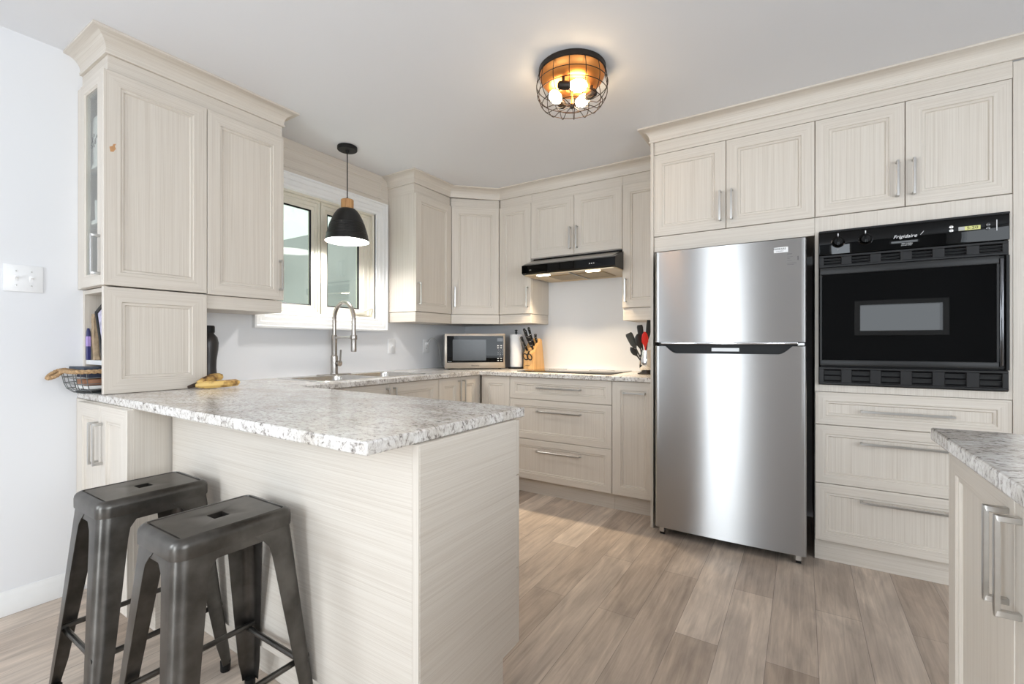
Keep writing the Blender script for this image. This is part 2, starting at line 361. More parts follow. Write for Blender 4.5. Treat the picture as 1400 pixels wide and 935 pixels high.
def handle(c, along, N, length, parent, so=.033):
    c, A, N = Vector(c), Vector(along).normalized(), Vector(N).normalized(); B = A.cross(N); mb = MB()
    def ob(ca, cn, la, ln, lb):
        t = bmesh.new(); bmesh.ops.create_cube(t, size=1)
        bmesh.ops.bevel(t, geom=t.edges[:], offset=.1, segments=1, affect='EDGES')
        for v in t.verts: v.co = c + A * (ca + v.co.x * la) + N * (cn + v.co.y * ln) + B * (v.co.z * lb)
        mb.add(t, NICK)
    ob(0, so - .004, length, .008, .011)
    for s in (-1, 1): ob(s * (length / 2 - .0055), so / 2 - .002, .011, so, .011)
    return mb.build('handle', parent)
def hdoor(root, O, U, N, w, h, hs=None, hz=None, length=.17, name='door', horiz=False, gap=.0015, **kw):
    """door or drawer front with its pull. hs: distance from O along U, hz: world height of pull centre."""
    O, U_, N_ = Vector(O), Vector(U).normalized(), Vector(N).normalized()
    d = door_mesh(O + U_ * gap + Vector((0, 0, gap)), U, N, w - 2 * gap, h - 2 * gap, **kw).build(name, root)
    if hs is not None:
        p = O + U_ * hs + N_ * .02; p.z = hz
        handle(p, U if horiz else (0, 0, 1), N, length, d)
    return d
X, Y, NX, NY = (1, 0, 0), (0, 1, 0), (-1, 0, 0), (0, -1, 0)
ZB, ZT = 1.379, 2.290          # wall door bottom and top
GAPM = simple('shadow_gap', (.05, .045, .04), .8, var=.1)

# ---- left hutch: glass cabinet over open cubby, then a wall cabinet
XF = -2.48; XC = XF - .02; Y0 = .713; Y1 = 1.112; Y2 = 1.508
r = thing('display_cabinet', 'cream cabinet with narrow glass door at the left end of the wall cupboards', 'cabinet', (WX + .16, .92, ZB))
mb = MB(); ZF = 2.362; yc = Y0 + .02
mb.box(WX, WX + .016, yc, Y1, ZB, ZF, GV); mb.box(XC - .016, XC, yc, Y1, ZB, ZT, GV); mb.box(XC - .016, XC, yc, Y1, ZT, ZF, GH); mb.box(WX + .016, XC - .016, Y1 - .016, Y1, ZB, ZF, GV)
mb.box(WX + .016, XC - .016, yc, Y1 - .016, ZB, ZB + .018, GH); mb.box(WX + .016, XC - .016, yc, Y1 - .016, ZT - .018, ZF, GH)
mb.build('body', r)
for z in (1.665, 1.915):
    mb = MB(); mb.box(WX + .017, XC - .017, yc + .004, Y1 - .017, z, z + .018, TRIM, .001); mb.build('shelf', r)
mb = MB(); mb.box(WX + .001, WX + .049, yc - .016, yc - .0005, ZB, ZT, GV); mb.build('filler_strip', r)
d = hdoor(r, (WX + .05, yc, ZB), X, NY, XC - WX - .051, ZT - ZB, XC - WX - .051 - .018, 1.508, glass=True, fw=.046)
mb = MB(); mb.box(WX + .09, XC - .045, yc - .014, yc - .010, ZB + .055, ZT - .055, GLASS); tag(mb.build('pane', d), 'clear glass pane')
sp = door_mesh((XC, Y0, ZB), Y, X, Y1 - Y0 - .0015, ZT - ZB).build('side_panel', r)
CHIP = simple('bare_board', (.55, .30, .14), .8, var=.1)
mb = MB()
pts = [(-.006, -.022), (.004, -.020), (.013, -.004), (.009, .006), (.014, .018), (.004, .014), (.001, .004), (-.009, -.002)]
mb.quad([(XF + .0004, .742 + a, 1.967 + b) for a, b in pts], CHIP); tag(mb.build('paint_chip', sp), 'small tan chip in the laminate')

r = thing('cubby_shelf', 'open cubby unit with one shelf standing on the worktop below the glass cabinet', 'shelf', (WX + .16, .92, .915))
mb = MB(); yq = .735; zt = 1.374
mb.box(WX, WX + .024, yq, Y1, .9155, zt, GV); mb.box(XC - .016, XC, yq - .012, Y1, .9155, zt, GV); mb.box(WX + .024, XC - .016, Y1 - .016, Y1, .9155, zt, GV)
mb.box(WX + .024, XC - .016, yq, Y1 - .016, zt - .018, zt, GH); mb.build('body', r)
mb = MB(); mb.box(WX + .0245, XC - .0165, yq + .004, Y1 - .0165, 1.036, 1.056, TRIM, .001); mb.build('shelf', r)
door_mesh((XC, Y0, .9165), Y, X, Y1 - Y0 - .0015, zt - .918, fw=.062).build('side_panel', r)

r = thing('wall_cabinet', 'wall cabinet with one tall door between the glass cabinet and the window', 'cabinet', (WX + .16, 1.31, ZB), group='wall cabinets')
mb = MB(); mb.box(WX, XC, Y1, Y2, ZB, ZT, GV, .001); mb.box(WX, XC, Y1, Y2, ZT, ZF, GH); mb.build('body', r)
hdoor(r, (XC, Y1, ZB - .005), Y, X, Y2 - Y1, ZT - ZB + .005, Y2 - Y1 - .025, 1.513)
mb = MB(); mb.box(WX, XC + .008, Y1 + .002, Y2 - .006, 1.305, ZB - .006, GH, .002); mb.build('light_valance', r)

# ---- window-side wall cabinet, diagonal corner cabinet, stove-wall cabinets
XU = -2.496; YU = 3.27; ya, yb, xd = 2.574, 2.996, -2.198
r = thing('wall_cabinet', 'wall cabinet with one door right of the window', 'cabinet', (-2.66, 2.78, ZB), group='wall cabinets')
mb = MB(); mb.box(WX, XU - .02, ya, yb, ZB, ZT, GV, .001); mb.box(WX, XU - .02, ya, yb, ZT, ZF, GH); mb.build('body', r)
hdoor(r, (XU - .02, ya, ZB), Y, X, yb - ya, ZT - ZB, .028, 1.518)
mb = MB(); mb.box(WX, XU - .008, ya + .004, yb, 1.30, ZB - .002, GH, .002); mb.build('light_valance', r)
r = thing('corner_cabinet', 'diagonal corner wall cabinet above the microwave', 'cabinet', (-2.5, 3.3, ZB))
mb = MB(); n = Vector((YU - yb, -(xd - XU), 0)).normalized(); n = Vector((.677, -.736, 0)).normalized()
pA, pB = Vector((XU, yb, 0)), Vector((xd, YU, 0)); uu = (pB - pA).normalized(); nn = Vector((uu.y, -uu.x, 0))
cA, cB = pA - nn * .02, pB - nn * .02
poly = [(WX, yb + .001), (cA.x, yb + .001), (cA.x, cA.y), (cB.x, cB.y), (xd - .001, cB.y), (xd - .001, WY), (WX, WY)]
poly = [(WX, yb + .001), (cA.x, cA.y), (cB.x, cB.y), (xd - .001, WY), (WX, WY)]
mb.prism(poly, (ZB, ZT), GV, 'z'); mb.prism(poly, (ZT, ZF), GH, 'z'); mb.build('body', r)
hdoor(r, (cA.x, cA.y, ZB), tuple(uu), tuple(nn), (pB - pA).length, ZT - ZB, .028, 1.525)
mb = MB(); p2, q2 = pA - nn * .008, pB - nn * .008
mb.prism([(WX, yb + .001), (p2.x, p2.y), (q2.x, q2.y), (xd - .001, WY), (WX, WY)], (1.30, ZB - .002), GH, 'z'); mb.build('light_valance', r)
xn, xm, xh, xe = -1.884, -1.499, -1.114, -.792
r = thing('wall_cabinet', 'narrow wall cabinet left of the black range hood', 'cabinet', (-2.04, 3.43, ZB), group='wall cabinets')
mb = MB(); mb.box(xd, xn, YU + .02, WY, ZB, ZT, GV, .001); mb.box(xd, xn, YU + .02, WY, ZT, ZF, GH); mb.build('body', r)
hdoor(r, (xd, YU + .02, ZB), X, NY, xn - xd, ZT - ZB, xn - xd - .028, 1.515)
mb = MB(); mb.box(xd, xn - .004, YU + .008, WY, 1.30, ZB - .002, GH, .002); mb.build('light_valance', r)
r = thing('hood_cabinet', 'short two-door wall cabinet above the black range hood', 'cabinet', (xm, 3.43, 1.82))
mb = MB(); mb.box(xn + .001, xh - .001, YU + .02, WY, 1.824, ZT, GV, .001); mb.box(xn + .001, xh - .001, YU + .02, WY, ZT, ZF, GH); mb.build('body', r)
hdoor(r, (xn, YU + .02, 1.826), X, NY, xm - xn, ZT - 1.826, xm - xn - .028, 1.955)
hdoor(r, (xm, YU + .02, 1.826), X, NY, xh - xm, ZT - 1.826, .028, 1.955)
r = thing('wall_cabinet', 'narrow wall cabinet between the range hood and the fridge', 'cabinet', (-.95, 3.43, ZB), group='wall cabinets')
mb = MB(); mb.box(xh, xe, YU + .02, WY, ZB, ZT, GV, .001); mb.box(xh, xe, YU + .02, WY, ZT, ZF, GH); mb.build('body', r)
hdoor(r, (xh, YU + .02, ZB + .012), X, NY, xe - xh, ZT - ZB - .012, .028, 1.52)
mb = MB(); mb.box(xh + .004, xe, YU + .008, WY, 1.30, ZB + .01, GH, .002); mb.build('light_valance', r)

# ---- crown mouldings
def crown(name, label, path, z0, parent=None):
    prof = [(0, z0), (.010, z0 + .001), (.012, z0 + .010), (.007, z0 + .013), (.008, z0 + .020)]
    for k in range(7):
        a = math.radians(90 * k / 6); prof.append((.008 + .052 * (1 - math.cos(a)), z0 + .020 + (CEIL - z0 - .032) * math.sin(a)))
    prof += [(.066, CEIL - .010), (.066, CEIL - .0005), (0, CEIL - .0005)]
    P = [Vector((x, y, 0)) for x, y in path]; loops = []
    for i, p in enumerate(P):
        ds = []
        if i > 0: ds.append((P[i] - P[i - 1]).normalized())
        if i < len(P) - 1: ds.append((P[i + 1] - P[i]).normalized())
        ns = [Vector((d.y, -d.x, 0)) for d in ds]
        nrm = ns[0] if len(ns) == 1 else (ns[0] + ns[1]).normalized() / max(.3, math.cos(ns[0].angle(ns[1]) / 2))
        loops.append([(p.x + nrm.x * a, p.y + nrm.y * a, z) for a, z in prof])
    mb = MB(); mb.loft(loops, GH, True, True, True, smooth=False)
    return tag(mb.build(name), label, 'moulding', 'crown mouldings')
e = .0
crown('crown_molding', 'crown moulding above the glass cabinet and tall wall cabinet on the left', [(WX + .001, Y0 + .02), (XC, Y0 + .02), (XC, Y2), (WX + .0146, Y2)], ZF + .0005)
crown('crown_molding', 'crown moulding turning the corner from the window to the range hood cabinets', [(WX + .0146, ya), (XU - .02, ya), (cA.x, yb - .007), (cB.x + .008, YU + .02), (xe - .001, YU + .02)], ZF + .0005)

# frieze board over the window
r = thing('frieze_board', 'tan framed board filling the space between window and ceiling', 'panel', (WX, 2.04, 2.24))
mb = MB(); x0 = WX + .014
mb.box(WX + .0005, x0, Y2 + .001, ya - .001, 2.236, CEIL - .001, GH); mb.build('board', r)
mb = MB()
a0, a1, b0, b1 = Y2 + .03, ya - .075, 2.262, 2.398
mb.loft([[(x0 + h, a0 + i, b0 + i), (x0 + h, a1 - i, b0 + i), (x0 + h, a1 - i, b1 - i), (x0 + h, a0 + i, b1 - i)] for i, h in ((0, 0), (.002, .006), (.008, .007), (.014, .004), (.016, 0))], GH, smooth=False)
mb.build('bead', r)

# ---- range hood
r = thing('range_hood', 'black under-cabinet range hood above the cooktop', 'range hood', (-1.484, 3.3, 1.66))
hx0, hx1 = -1.866, -1.104
mb = MB(); mb.prism([(WY - .001, 1.672), (3.115, 1.672), (3.095, 1.682), (3.095, 1.742), (3.125, 1.754), (3.285, 1.812), (3.285, 1.823), (WY - .001, 1.823)], (hx0, hx1), BLACKG, 'x'); mb.build('body', r)
mb = MB(); mb.prism([(3.127, 1.7555), (3.262, 1.8035), (3.262, 1.8055), (3.127, 1.7575)], (hx0 + .002, hx1 - .03), simple('hood_top_reflection_grey', (.42, .40, .37), .35, .5), 'x'); mb.build('top_reflection', r)  # grey sheet paints the reflection on the hood's black sloping top
HB = simple('hood_underside', (.62, .50, .34), .35, .5, var=.03)
mb = MB(); mb.loft([rrect(.377, .235, .03, 1.6715, 4, (-1.485, 3.345)), rrect(.377, .235, .03, 1.664, 4, (-1.485, 3.345)), rrect(.362, .22, .03, 1.664, 4, (-1.485, 3.345)), rrect(.355, .213, .03, 1.670, 4, (-1.485, 3.345))], HB, cap1=True, smooth=False); mb.build('underside', r)
FILT = simple('grease_filter', (.34, .24, .11), .4, .7, var=.3, scale=160)
for s in (-1, 1):
    mb = MB(); cx = -1.485 + s * .125
    mb.box(cx - .11, cx + .11, 3.24, 3.52, 1.6665, 1.6695, FILT, .001); mb.build('grease_filter', r)
    mb = MB(); cx = -1.50 + s * .205
    mb.box(cx - .05, cx + .05, 3.135, 3.175, 1.660, 1.669, LENS, .003); mb.build('lamp_lens', r)
mb = MB(); mb.box(-1.489, -1.481, 3.14, 3.55, 1.662, 1.669, NICK, .001); mb.build('divider', r)
for k in range(3): mb = MB(); mb.box(-1.30 + k * .016, -1.292 + k * .016, 3.0935, 3.097, 1.705, 1.713, NICK, .001); mb.build('switch', r)
for k in range(2): mb = MB(); mb.box(-1.80 + k * .012, -1.794 + k * .012, 3.0935, 3.097, 1.70, 1.706, NICK, .001); mb.build('indicator', r)
for s in (-1, 1):
    area('hood_lamp', (-1.50 + s * .205, 3.155, 1.657), (0, 0, 0), .10, .04, 3.4, (1, .80, .55), 100)

# ---- base cabinets on the stove wall
YB = 2.972; ZK = .118; ZW = .882
def base_kick(root, x0, x1, y, d=1):
    mb = MB(); mb.box(x0, x1, y, y + .016, .001, ZK - .001, GH); mb.build('toe_kick', root)
r = thing('base_cabinet', 'narrow handleless base cabinet in the inner corner left of the drawers', 'cabinet', (-2.04, 3.2, 0))
mb = MB(); mb.box(-2.18, -1.902, YB + .02, WY - .002, ZK, ZW, GV); mb.build('body', r)
hdoor(r, (-2.165, YB + .02, ZK), X, NY, -1.90 + 2.165, ZW - ZK - .002); base_kick(r, -2.18, -1.902, 3.03)
r = thing('drawer_cabinet', 'three-drawer base cabinet under the cooktop', 'cabinet', (-1.49, 3.2, 0))
mb = MB(); mb.box(-1.90, -1.085, YB + .02, WY - .002, ZK, ZW, GV); mb.build('body', r)
for za, zb, hz in ((.715, ZW - .002, .806), (.418, .715, .632), (ZK, .418, .338)):
    hdoor(r, (-1.90, YB + .02, za), X, NY, .816, zb - za, .419, hz, .35, 'drawer', True, fw=.045)
base_kick(r, -1.90, -1.085, 3.03)
r = thing('base_cabinet', 'narrow pull-out base cabinet beside the fridge panel', 'cabinet', (-.94, 3.2, 0))
mb = MB(); mb.box(-1.083, -.794, YB + .02, WY - .002, ZK, ZW, GV); mb.build('body', r)
hdoor(r, (-1.083, YB + .02, ZK), X, NY, .289, ZW - ZK - .002, .155, .806, .145, 'door', True)
base_kick(r, -1.083, -.794, 3.03)
# ---- base cabinets under the window
XB = -2.19
r = thing('corner_base_cabinet', 'two-door corner base cabinet below the microwave', 'cabinet', (-2.5, 2.75, 0))
mb = MB(); mb.box(WX + .002, XB - .02, 2.492, 3.4, ZK, ZW, GV); mb.box(XB - .02, XB - .004, 2.962, 2.99, ZK, ZW, GV); mb.build('body', r)
hdoor(r, (XB - .02, 2.49, ZK), Y, X, .243, ZW - ZK - .002, .218, .77)
hdoor(r, (XB - .02, 2.733, ZK), Y, X, .228, ZW - ZK - .002, .028, .77)
mb = MB(); mb.box(XB - .076, XB - .06, 2.492, 3.02, .001, ZK - .001, GH); mb.build('toe_kick', r)
r = thing('sink_cabinet', 'two-door base cabinet under the sink', 'cabinet', (-2.5, 2.03, 0))
mb = MB()
mb.box(WX + .002, XB - .02, 1.572, 1.59, ZK, ZW, GV); mb.box(WX + .002, XB - .02, 2.47, 2.488, ZK, ZW, GV); mb.box(WX + .002, XB - .02, 1.59, 2.47, ZK, ZK + .018, GV); mb.box(XB - .04, XB - .02, 1.59, 2.47, ZW - .06, ZW, GH)
mb.build('body', r)
hdoor(r, (XB - .02, 1.572, ZK), Y, X, .458, ZW - ZK - .002, .43, .77)
hdoor(r, (XB - .02, 2.03, ZK), Y, X, .458, ZW - ZK - .002, .028, .77)
mb = MB(); mb.box(XB - .076, XB - .06, 1.572, 2.488, .001, ZK - .001, GH); mb.build('toe_kick', r)

# ---- peninsula
r = thing('peninsula_cabinet', 'peninsula base with plain back and end panels under the breakfast bar', 'cabinet', (-1.45, 1.05, 0))
mb = MB(); mb.box(-2.13, -.812, .846, 1.276, .147, ZW, GV); mb.box(-2.13, -.80, .88, 1.2, .001, .147, GH); mb.build('body', r)
mb = MB(); mb.box(-2.128, -.8125, .826, .8455, .147, ZW, GH, .001); mb.build('back_panel', r)
mb = MB(); mb.box(-.8115, -.79, .828, 1.277, .147, ZW, GH, .0015); mb.build('end_panel', r)
mb = MB(); mb.box(-.812, -.7915, .8255, .8275, .147, ZW, GV); mb.build('edge_strip', r)
mb = MB(); mb.box(-.7995, -.792, .882, 1.2, .001, .146, GH); mb.build('toe_kick', r)
for za, zb in ((.147, .395), (.395, .70), (.70, ZW - .002)):
    hdoor(r, (-.79, 1.277, za), NX, Y, .66, zb - za, .33, (za + zb) / 2 + .03, .30, 'drawer', True, fw=.045)
    hdoor(r, (-1.45, 1.277, za), NX, Y, .62, zb - za, .31, (za + zb) / 2 + .03, .30, 'drawer', True, fw=.045)
r = thing('base_cabinet', 'two-door base cabinet below the wire basket behind the left stool', 'cabinet', (-2.47, .9, 0))
mb = MB(); mb.box(-2.69, -2.142, .704, 1.35, .1, ZW, GV); mb.box(WX + .001, -2.69, .712, .73, .1, ZW, GV); mb.build('body', r)
hdoor(r, (-2.688, .704, .1), X, NY, .272, ZW - .102, .272 - .024, .727)
hdoor(r, (-2.416, .704, .1), X, NY, .274, ZW - .102, .024, .727)
mb = MB(); mb.box(WX + .018, -2.16, .775, .79, .001, .099, GH); mb.box(-2.16, -2.145, .775, .88, .001, .099, GH); mb.build('toe_kick', r)

# ---- continuous worktop with sink cut-out
def slab(outer, holes, z0, z1, m, name, bev=.005):
    t = bmesh.new(); es = []
    for lp in [outer] + holes:
        vs = [t.verts.new((x, y, z1)) for x, y in lp]
        for k in range(len(vs)): es.append(t.edges.new((vs[k], vs[(k + 1) % len(vs)])))
    bmesh.ops.triangle_fill(t, use_beauty=True, use_dissolve=False, edges=es)
    for f in t.faces:
        if f.normal.z < 0: f.normal_flip()
    g = bmesh.ops.extrude_face_region(t, geom=t.faces[:])
    bmesh.ops.translate(t, verts=[v for v in g['geom'] if isinstance(v, bmesh.types.BMVert)], vec=(0, 0, z0 - z1))
    mb = MB(); mb.add(t, m); o = mb.build(name)
    if bev:
        q = o.modifiers.new('bevel', 'BEVEL'); q.width = bev; q.segments = 3; q.limit_method = 'ANGLE'; q.angle_limit = math.radians(40)
    return o
SX, SY = -2.51, 2.035
hole = [(a, b) for a, b, _ in rrect(.225, .412, .04, 0, 5, (SX, SY))]
wt = slab([(WX + .001, .712), (-2.3, .706), (-.806, .680), (-.797, 1.342), (-2.168, 1.398), (-2.168, 2.944), (-.7935, 2.944), (-.7935, WY - .001), (WX + .001, WY - .001)], [hole], .8825, .915, STONE, 'worktop')
tag(wt, 'speckled stone-look worktop wrapping peninsula, sink and stove wall', 'worktop')

# ---- fridge surround and oven tower
YT = 2.862; TC = YT + .02; ZU = 1.787
xf, xs, xr = -.79, .055, .776
r = thing('fridge_cabinet', 'two-door cabinet above the fridge with a full-height end panel on its left', 'cabinet', (-.37, 3.2, 0))
mb = MB(); mb.box(xf, xf + .017, 2.845, WY - .001, .001, ZF, GV, .0008); mb.build('end_panel', r)
mb = MB(); mb.box(xf + .0175, xs - .001, TC, WY - .002, 1.70, ZF, GV); mb.box(xf + .0175, xs - .001, TC - .018, TC - .0005, 1.694, ZU - .002, GH, .001); mb.build('body', r)
mb = MB(); mb.box(xf + .0175, xs - .0001, YT + .001, TC - .0005, ZT + .001, ZF + .004, GH); mb.build('frieze_rail', r)
hdoor(r, (xf + .004, TC, ZU), X, NY, -.368 - xf - .004, ZT - ZU, -.368 - xf - .034, 1.918)
hdoor(r, (-.368, TC, ZU), X, NY, xs + .368, ZT - ZU, .03, 1.918)
r = thing('oven_cabinet', 'tall oven cabinet with two upper doors and three lower drawers', 'cabinet', (.42, 3.2, 0))
mb = MB()
mb.box(xs, xs + .018, TC, WY - .001, .1, ZF, GV); mb.box(xr - .018, xr, TC, WY - .001, .1, ZF, GV); mb.box(xs + .018, xr - .018, TC, WY - .002, ZU - .08, ZF, GV)
mb.box(xs + .018, xr - .018, TC, WY - .002, .12, .905, GV); mb.box(xs + .018, xr - .018, 3.5, WY - .002, .905, ZU - .08, GV); mb.build('body', r)
mb = MB()
mb.box(xs, xr, YT + .002, TC - .0005, 1.7065, ZU - .0025, GV); mb.box(xs, xr, YT + .002, TC - .0005, .885, .919, GV)
mb.box(xs, .0705, YT + .002, TC - .0005, .919, 1.7065, GV); mb.box(.762, xr, YT + .002, TC - .0005, .919, 1.7065, GV); mb.build('face_frame', r)
mb = MB(); mb.box(xs, xr, YT + .001, TC - .0005, ZT + .001, ZF + .004, GH); mb.build('frieze_rail', r)
hdoor(r, (xs, TC, ZU), X, NY, .4155 - xs, ZT - ZU, .4155 - xs - .03, 1.922)
hdoor(r, (.4155, TC, ZU), X, NY, xr - .4155, ZT - ZU, .03, 1.922)
for za, zb, hz in ((.714, .884, .795), (.412, .714, .636), (.114, .412, .346)):
    hdoor(r, (xs, TC, za), X, NY, xr - xs, zb - za, .3605, hz, .345, 'drawer', True, fw=.045)
mb = MB(); mb.box(xs, xr + .05, 2.905, 2.925, .001, .113, GH); mb.build('toe_kick', r)
mb = MB(); mb.box(xr + .002, xr + .075, YT + .004, WY - .001, .114, ZF, GV, .001); mb.build('filler_panel', r)
crown('crown_molding', 'crown moulding above the fridge and oven cabinets', [(xf, YU - .06), (xf, YT), (xr + .076, YT)], 2.366)

# ---- right island in the foreground
r = thing('island_cabinet', 'two-door cabinet of the right foreground island', 'cabinet', (.65, 1.0, 0))
mb = MB(); mb.box(.325, 1.2, .25, 1.535, .1, ZW, GV); mb.box(.37, 1.2, .25, 1.48, .001, .1, GH); mb.build('body', r)
hdoor(r, (.325, 1.535, .1), NY, NX, .418, ZW - .102, .39, .758)
hdoor(r, (.325, 1.117, .1), NY, NX, .418, ZW - .102, .028, .758)
hdoor(r, (.325, .699, .1), NY, NX, .418, ZW - .102, .39, .758)
o = slab([(.279, 1.578), (.279, .22), (1.25, .22), (1.25, 1.578)], [], .8825, .915, STONE, 'island_worktop')
tag(o, 'speckled worktop corner of the island at the right edge', 'worktop')

# ------------------------------------------------------------------ lettering
def text(body, size, mat, M, parent, name, shear=0, ext=.0003, sx=1, align='CENTER', local=False):
    c = bpy.data.curves.new(name, 'FONT'); c.body = body; c.size = size; c.shear = shear; c.extrude = ext; c.align_x = align; c.align_y = 'CENTER'; c.resolution_u = 3
    t = bpy.data.objects.new('tmp', c); COL.objects.link(t); dg = bpy.context.evaluated_depsgraph_get()
    me = bpy.data.meshes.new_from_object(t.evaluated_get(dg)); bpy.data.objects.remove(t); bpy.data.curves.remove(c)
    q = parent
    while q.parent: q = q.parent
    T = M @ Matrix.Diagonal((sx, 1, 1, 1))
    if not local: T = Matrix.Translation(-q.location) @ T
    me.transform(T); me.materials.clear(); me.materials.append(mat)
    o = bpy.data.objects.new(name, me); COL.objects.link(o); o.parent = parent; return o
def facing_ny(x, y, z, roll=0):      # text plane facing -Y
    return Matrix.Translation((x, y, z)) @ Matrix.Rotation(math.radians(90), 4, 'X') @ Matrix.Rotation(math.radians(roll), 4, 'Z')

# ------------------------------------------------------------------ fridge
fx0, fx1, fyf, fyd = -.738, .018, 2.745, 2.815
r = thing('fridge', 'stainless steel top-freezer fridge standing between the end panel and the oven cabinet', 'fridge', ((fx0 + fx1) / 2, 3.1, 0))
mb = MB(); mb.box(fx0 + .006, fx1 - .006, fyd + .006, 3.5, .04, 1.655, DARKSIDE, .004); mb.build('body', r)
def fridge_door(name, z0, top, bottom=None):
    n = 60; mb = MB(); bow = .007; rr = .012; F = []
    xs_ = [fx0 + rr * (1 - math.cos(math.pi / 2 * k / 5)) for k in range(5)]
    ys_ = [rr * (1 - math.sin(math.pi / 2 * k / 5)) for k in range(5)]
    cols = [(x, y) for x, y in zip(xs_, ys_)]
    mid = [(fx0 + rr + (fx1 - fx0 - 2 * rr) * k / n, 0) for k in range(n + 1)]
    cols = [(fx0, fyd - fyf)] + cols + mid + [(fx0 + fx1 - x, y) for x, y in cols[::-1]] + [(fx1, fyd - fyf)]
    loops = []
    for x, y in cols:
        t = (x - (fx0 + fx1) / 2) / ((fx1 - fx0) / 2); yy = fyf + y + bow * t * t
        zt_ = top(x)
        loops.append([(x, yy, z0), (x, yy, zt_)])
    V = mb.loft(loops, STEEL, False)
    # top and bottom closing strips
    i = mb.mi(DARKSIDE); m = len(cols)
    for idx in (0, 1):
        bk = []
        fr = [mb.bm.verts.new(V[k][idx].co) for k in range(m)]
        for k in range(m): bk.append(mb.bm.verts.new((cols[k][0], fyd, V[k][idx].co.z)))
        for k in range(m - 1):
            f = mb.bm.faces.new((fr[k], fr[k + 1], bk[k + 1], bk[k])); f.material_index = i
    o = mb.build(name, r)
    me = o.data; uv = me.uv_layers.new(name='UVMap')
    for lp in me.loops:
        co = me.vertices[lp.vertex_index].co; uv.data[lp.index].uv = (co.x, co.z)
    return o
px0, px1 = fx0 + .062, fx1 - .062
def ptop(x):
    d = min(x - px0, px1 - x)
    if d <= 0: return 1.117
    k = min(1, d / .06); return 1.117 - .042 * (1 - (1 - k) ** 1.6)
fd = fridge_door('freezer_door', 1.139, lambda x: 1.668)
rd = fridge_door('fridge_door', .052, ptop)
mb = MB(); mb.box(fx0 + .02, fx1 - .02, fyf + .03, fyd - .002, 1.03, 1.137, BLACK); mb.build('handle_recess', r)
mb = MB(); mb.box(px0 - .025, px1 + .025, fyf - .006, fyf + .03, 1.127, 1.1385, CHROME, .003, 2); mb.build('handle_lip', r)
mb = MB(); mb.box(-.43, -.29, fyf + .024, fyf + .0295, 1.088, 1.107, WHITEP, .001); mb.build('pocket_label', r)
for x in (fx0 + .02, fx1 - .05):
    mb = MB(); mb.box(x, x + .03, fyf + .02, fyf + .07, .02, .05, NICK, .004); mb.lathe([(.014, -.012), (.014, .012)], BLACKS, (x + .015, fyf + .045, .0145), 16, 'x', caps=True); mb.build('roller_foot', r)
mb = MB(); mb.box(fx1 - .04, fx1 - .006, fyf + .02, fyd, 1.119, 1.137, NICK, .003); mb.build('hinge', r)
mb = MB(); yl = fyf + .0035; sx0, sx1 = -.137, -.062
mb.box(sx0, sx1, yl - .0008, yl + .004, 1.601, 1.629, WHITEP, .0004); st = mb.build('badge_sticker', fd)
text('FRIGIDAIRE', .0135, BLACK, facing_ny((sx0 + sx1) / 2, yl - .0012, 1.620), st, 'badge_lettering', sx=.82)
text('GALLERY', .0085, GREYP, facing_ny((sx0 + sx1) / 2, yl - .0012, 1.608), st, 'badge_small_lettering')
mb = MB()
for k, (z, w_) in enumerate(((1.592, .022), (1.587, .020), (1.576, .024), (1.568, .014), (1.558, .020), (1.543, .040), (1.536, .030))):
    mb.box(-.066, -.066 + w_, fyf + .0038, fyf + .0052, z - .0012, z + .0012, GREYP)
mb.box(-.020, -.0175, fyf + .0045, fyf + .006, 1.556, 1.577, BLACK); mb.build('info_print', fd)

# ------------------------------------------------------------------ wall oven
ox0, ox1, oyf = .072, .760, 2.856
r = thing('wall_oven', 'black built-in wall oven with two knobs above its glass door', 'oven', (.416, 3.1, .92))
mb = MB(); mb.box(ox0 + .01, ox1 - .01, oyf + .006, 3.45, .925, 1.70, BLACK); mb.build('body', r)
mb = MB(); mb.box(ox0, ox1, oyf - .022, oyf + .005, 1.582, 1.704, BLACKG, .003, 2)
mb.box(ox0, ox1, oyf - .026, oyf + .004, 1.694, 1.7045, BLACKS, .002); cp = mb.build('control_panel', r)
def vents(z0, z1, name, col):
    mb = MB(); mb.box(ox0, ox1 - .002, oyf - .004, oyf + .004, z0, z1, BLACK)
    mb.box(ox0, ox1 - .002, oyf - .018, oyf - .004, z1 - .012, z1, col, .002); mb.box(ox0, ox1 - .002, oyf - .018, oyf - .004, z0, z0 + .012, col, .002)
    n = 6; seg = (ox1 - ox0) / n
    for k in range(n + 1):
        c = ox0 + k * seg; w2 = .022
        mb.box(max(ox0, c - w2), min(ox1 - .002, c + w2), oyf - .017, oyf - .004, z0 + .01, z1 - .01, col, .002)
    for k in range(3):
        z = z0 + .017 + (z1 - z0 - .034) * k / 2
        mb.prism([(oyf - .016, z - .004), (oyf - .006, z + .003), (oyf - .006, z + .005), (oyf - .016, z - .002)], (ox0 + .01, ox1 - .01), col, 'x')
    return mb.build(name, r)
VCOL = simple('vent_charcoal', (.009, .0085, .009), .38, 0, var=.1, spec=.35)
vents(1.518, 1.580, 'upper_vent', VCOL)
vents(.924, 1.012, 'lower_vent', VCOL)
dx0, dx1, dy = .076, .722, oyf - .046
mb = MB(); dz0, dz1 = 1.02, 1.514
FRM = simple('oven_door_frame', (.011, .011, .011), .42, 0, var=.08, spec=.35)
mb.box(dx0, dx1, dy, oyf - .004, dz1 - .036, dz1, FRM, .004, 2); mb.box(dx0, dx1, dy, oyf - .004, dz0, dz0 + .03, FRM, .004, 2)
mb.box(dx0, dx0 + .008, dy + .002, oyf - .004, dz0 + .03, dz1 - .036, FRM); mb.box(dx1 - .008, dx1, dy + .002, oyf - .004, dz0 + .03, dz1 - .036, FRM); od = mb.build('door', r)
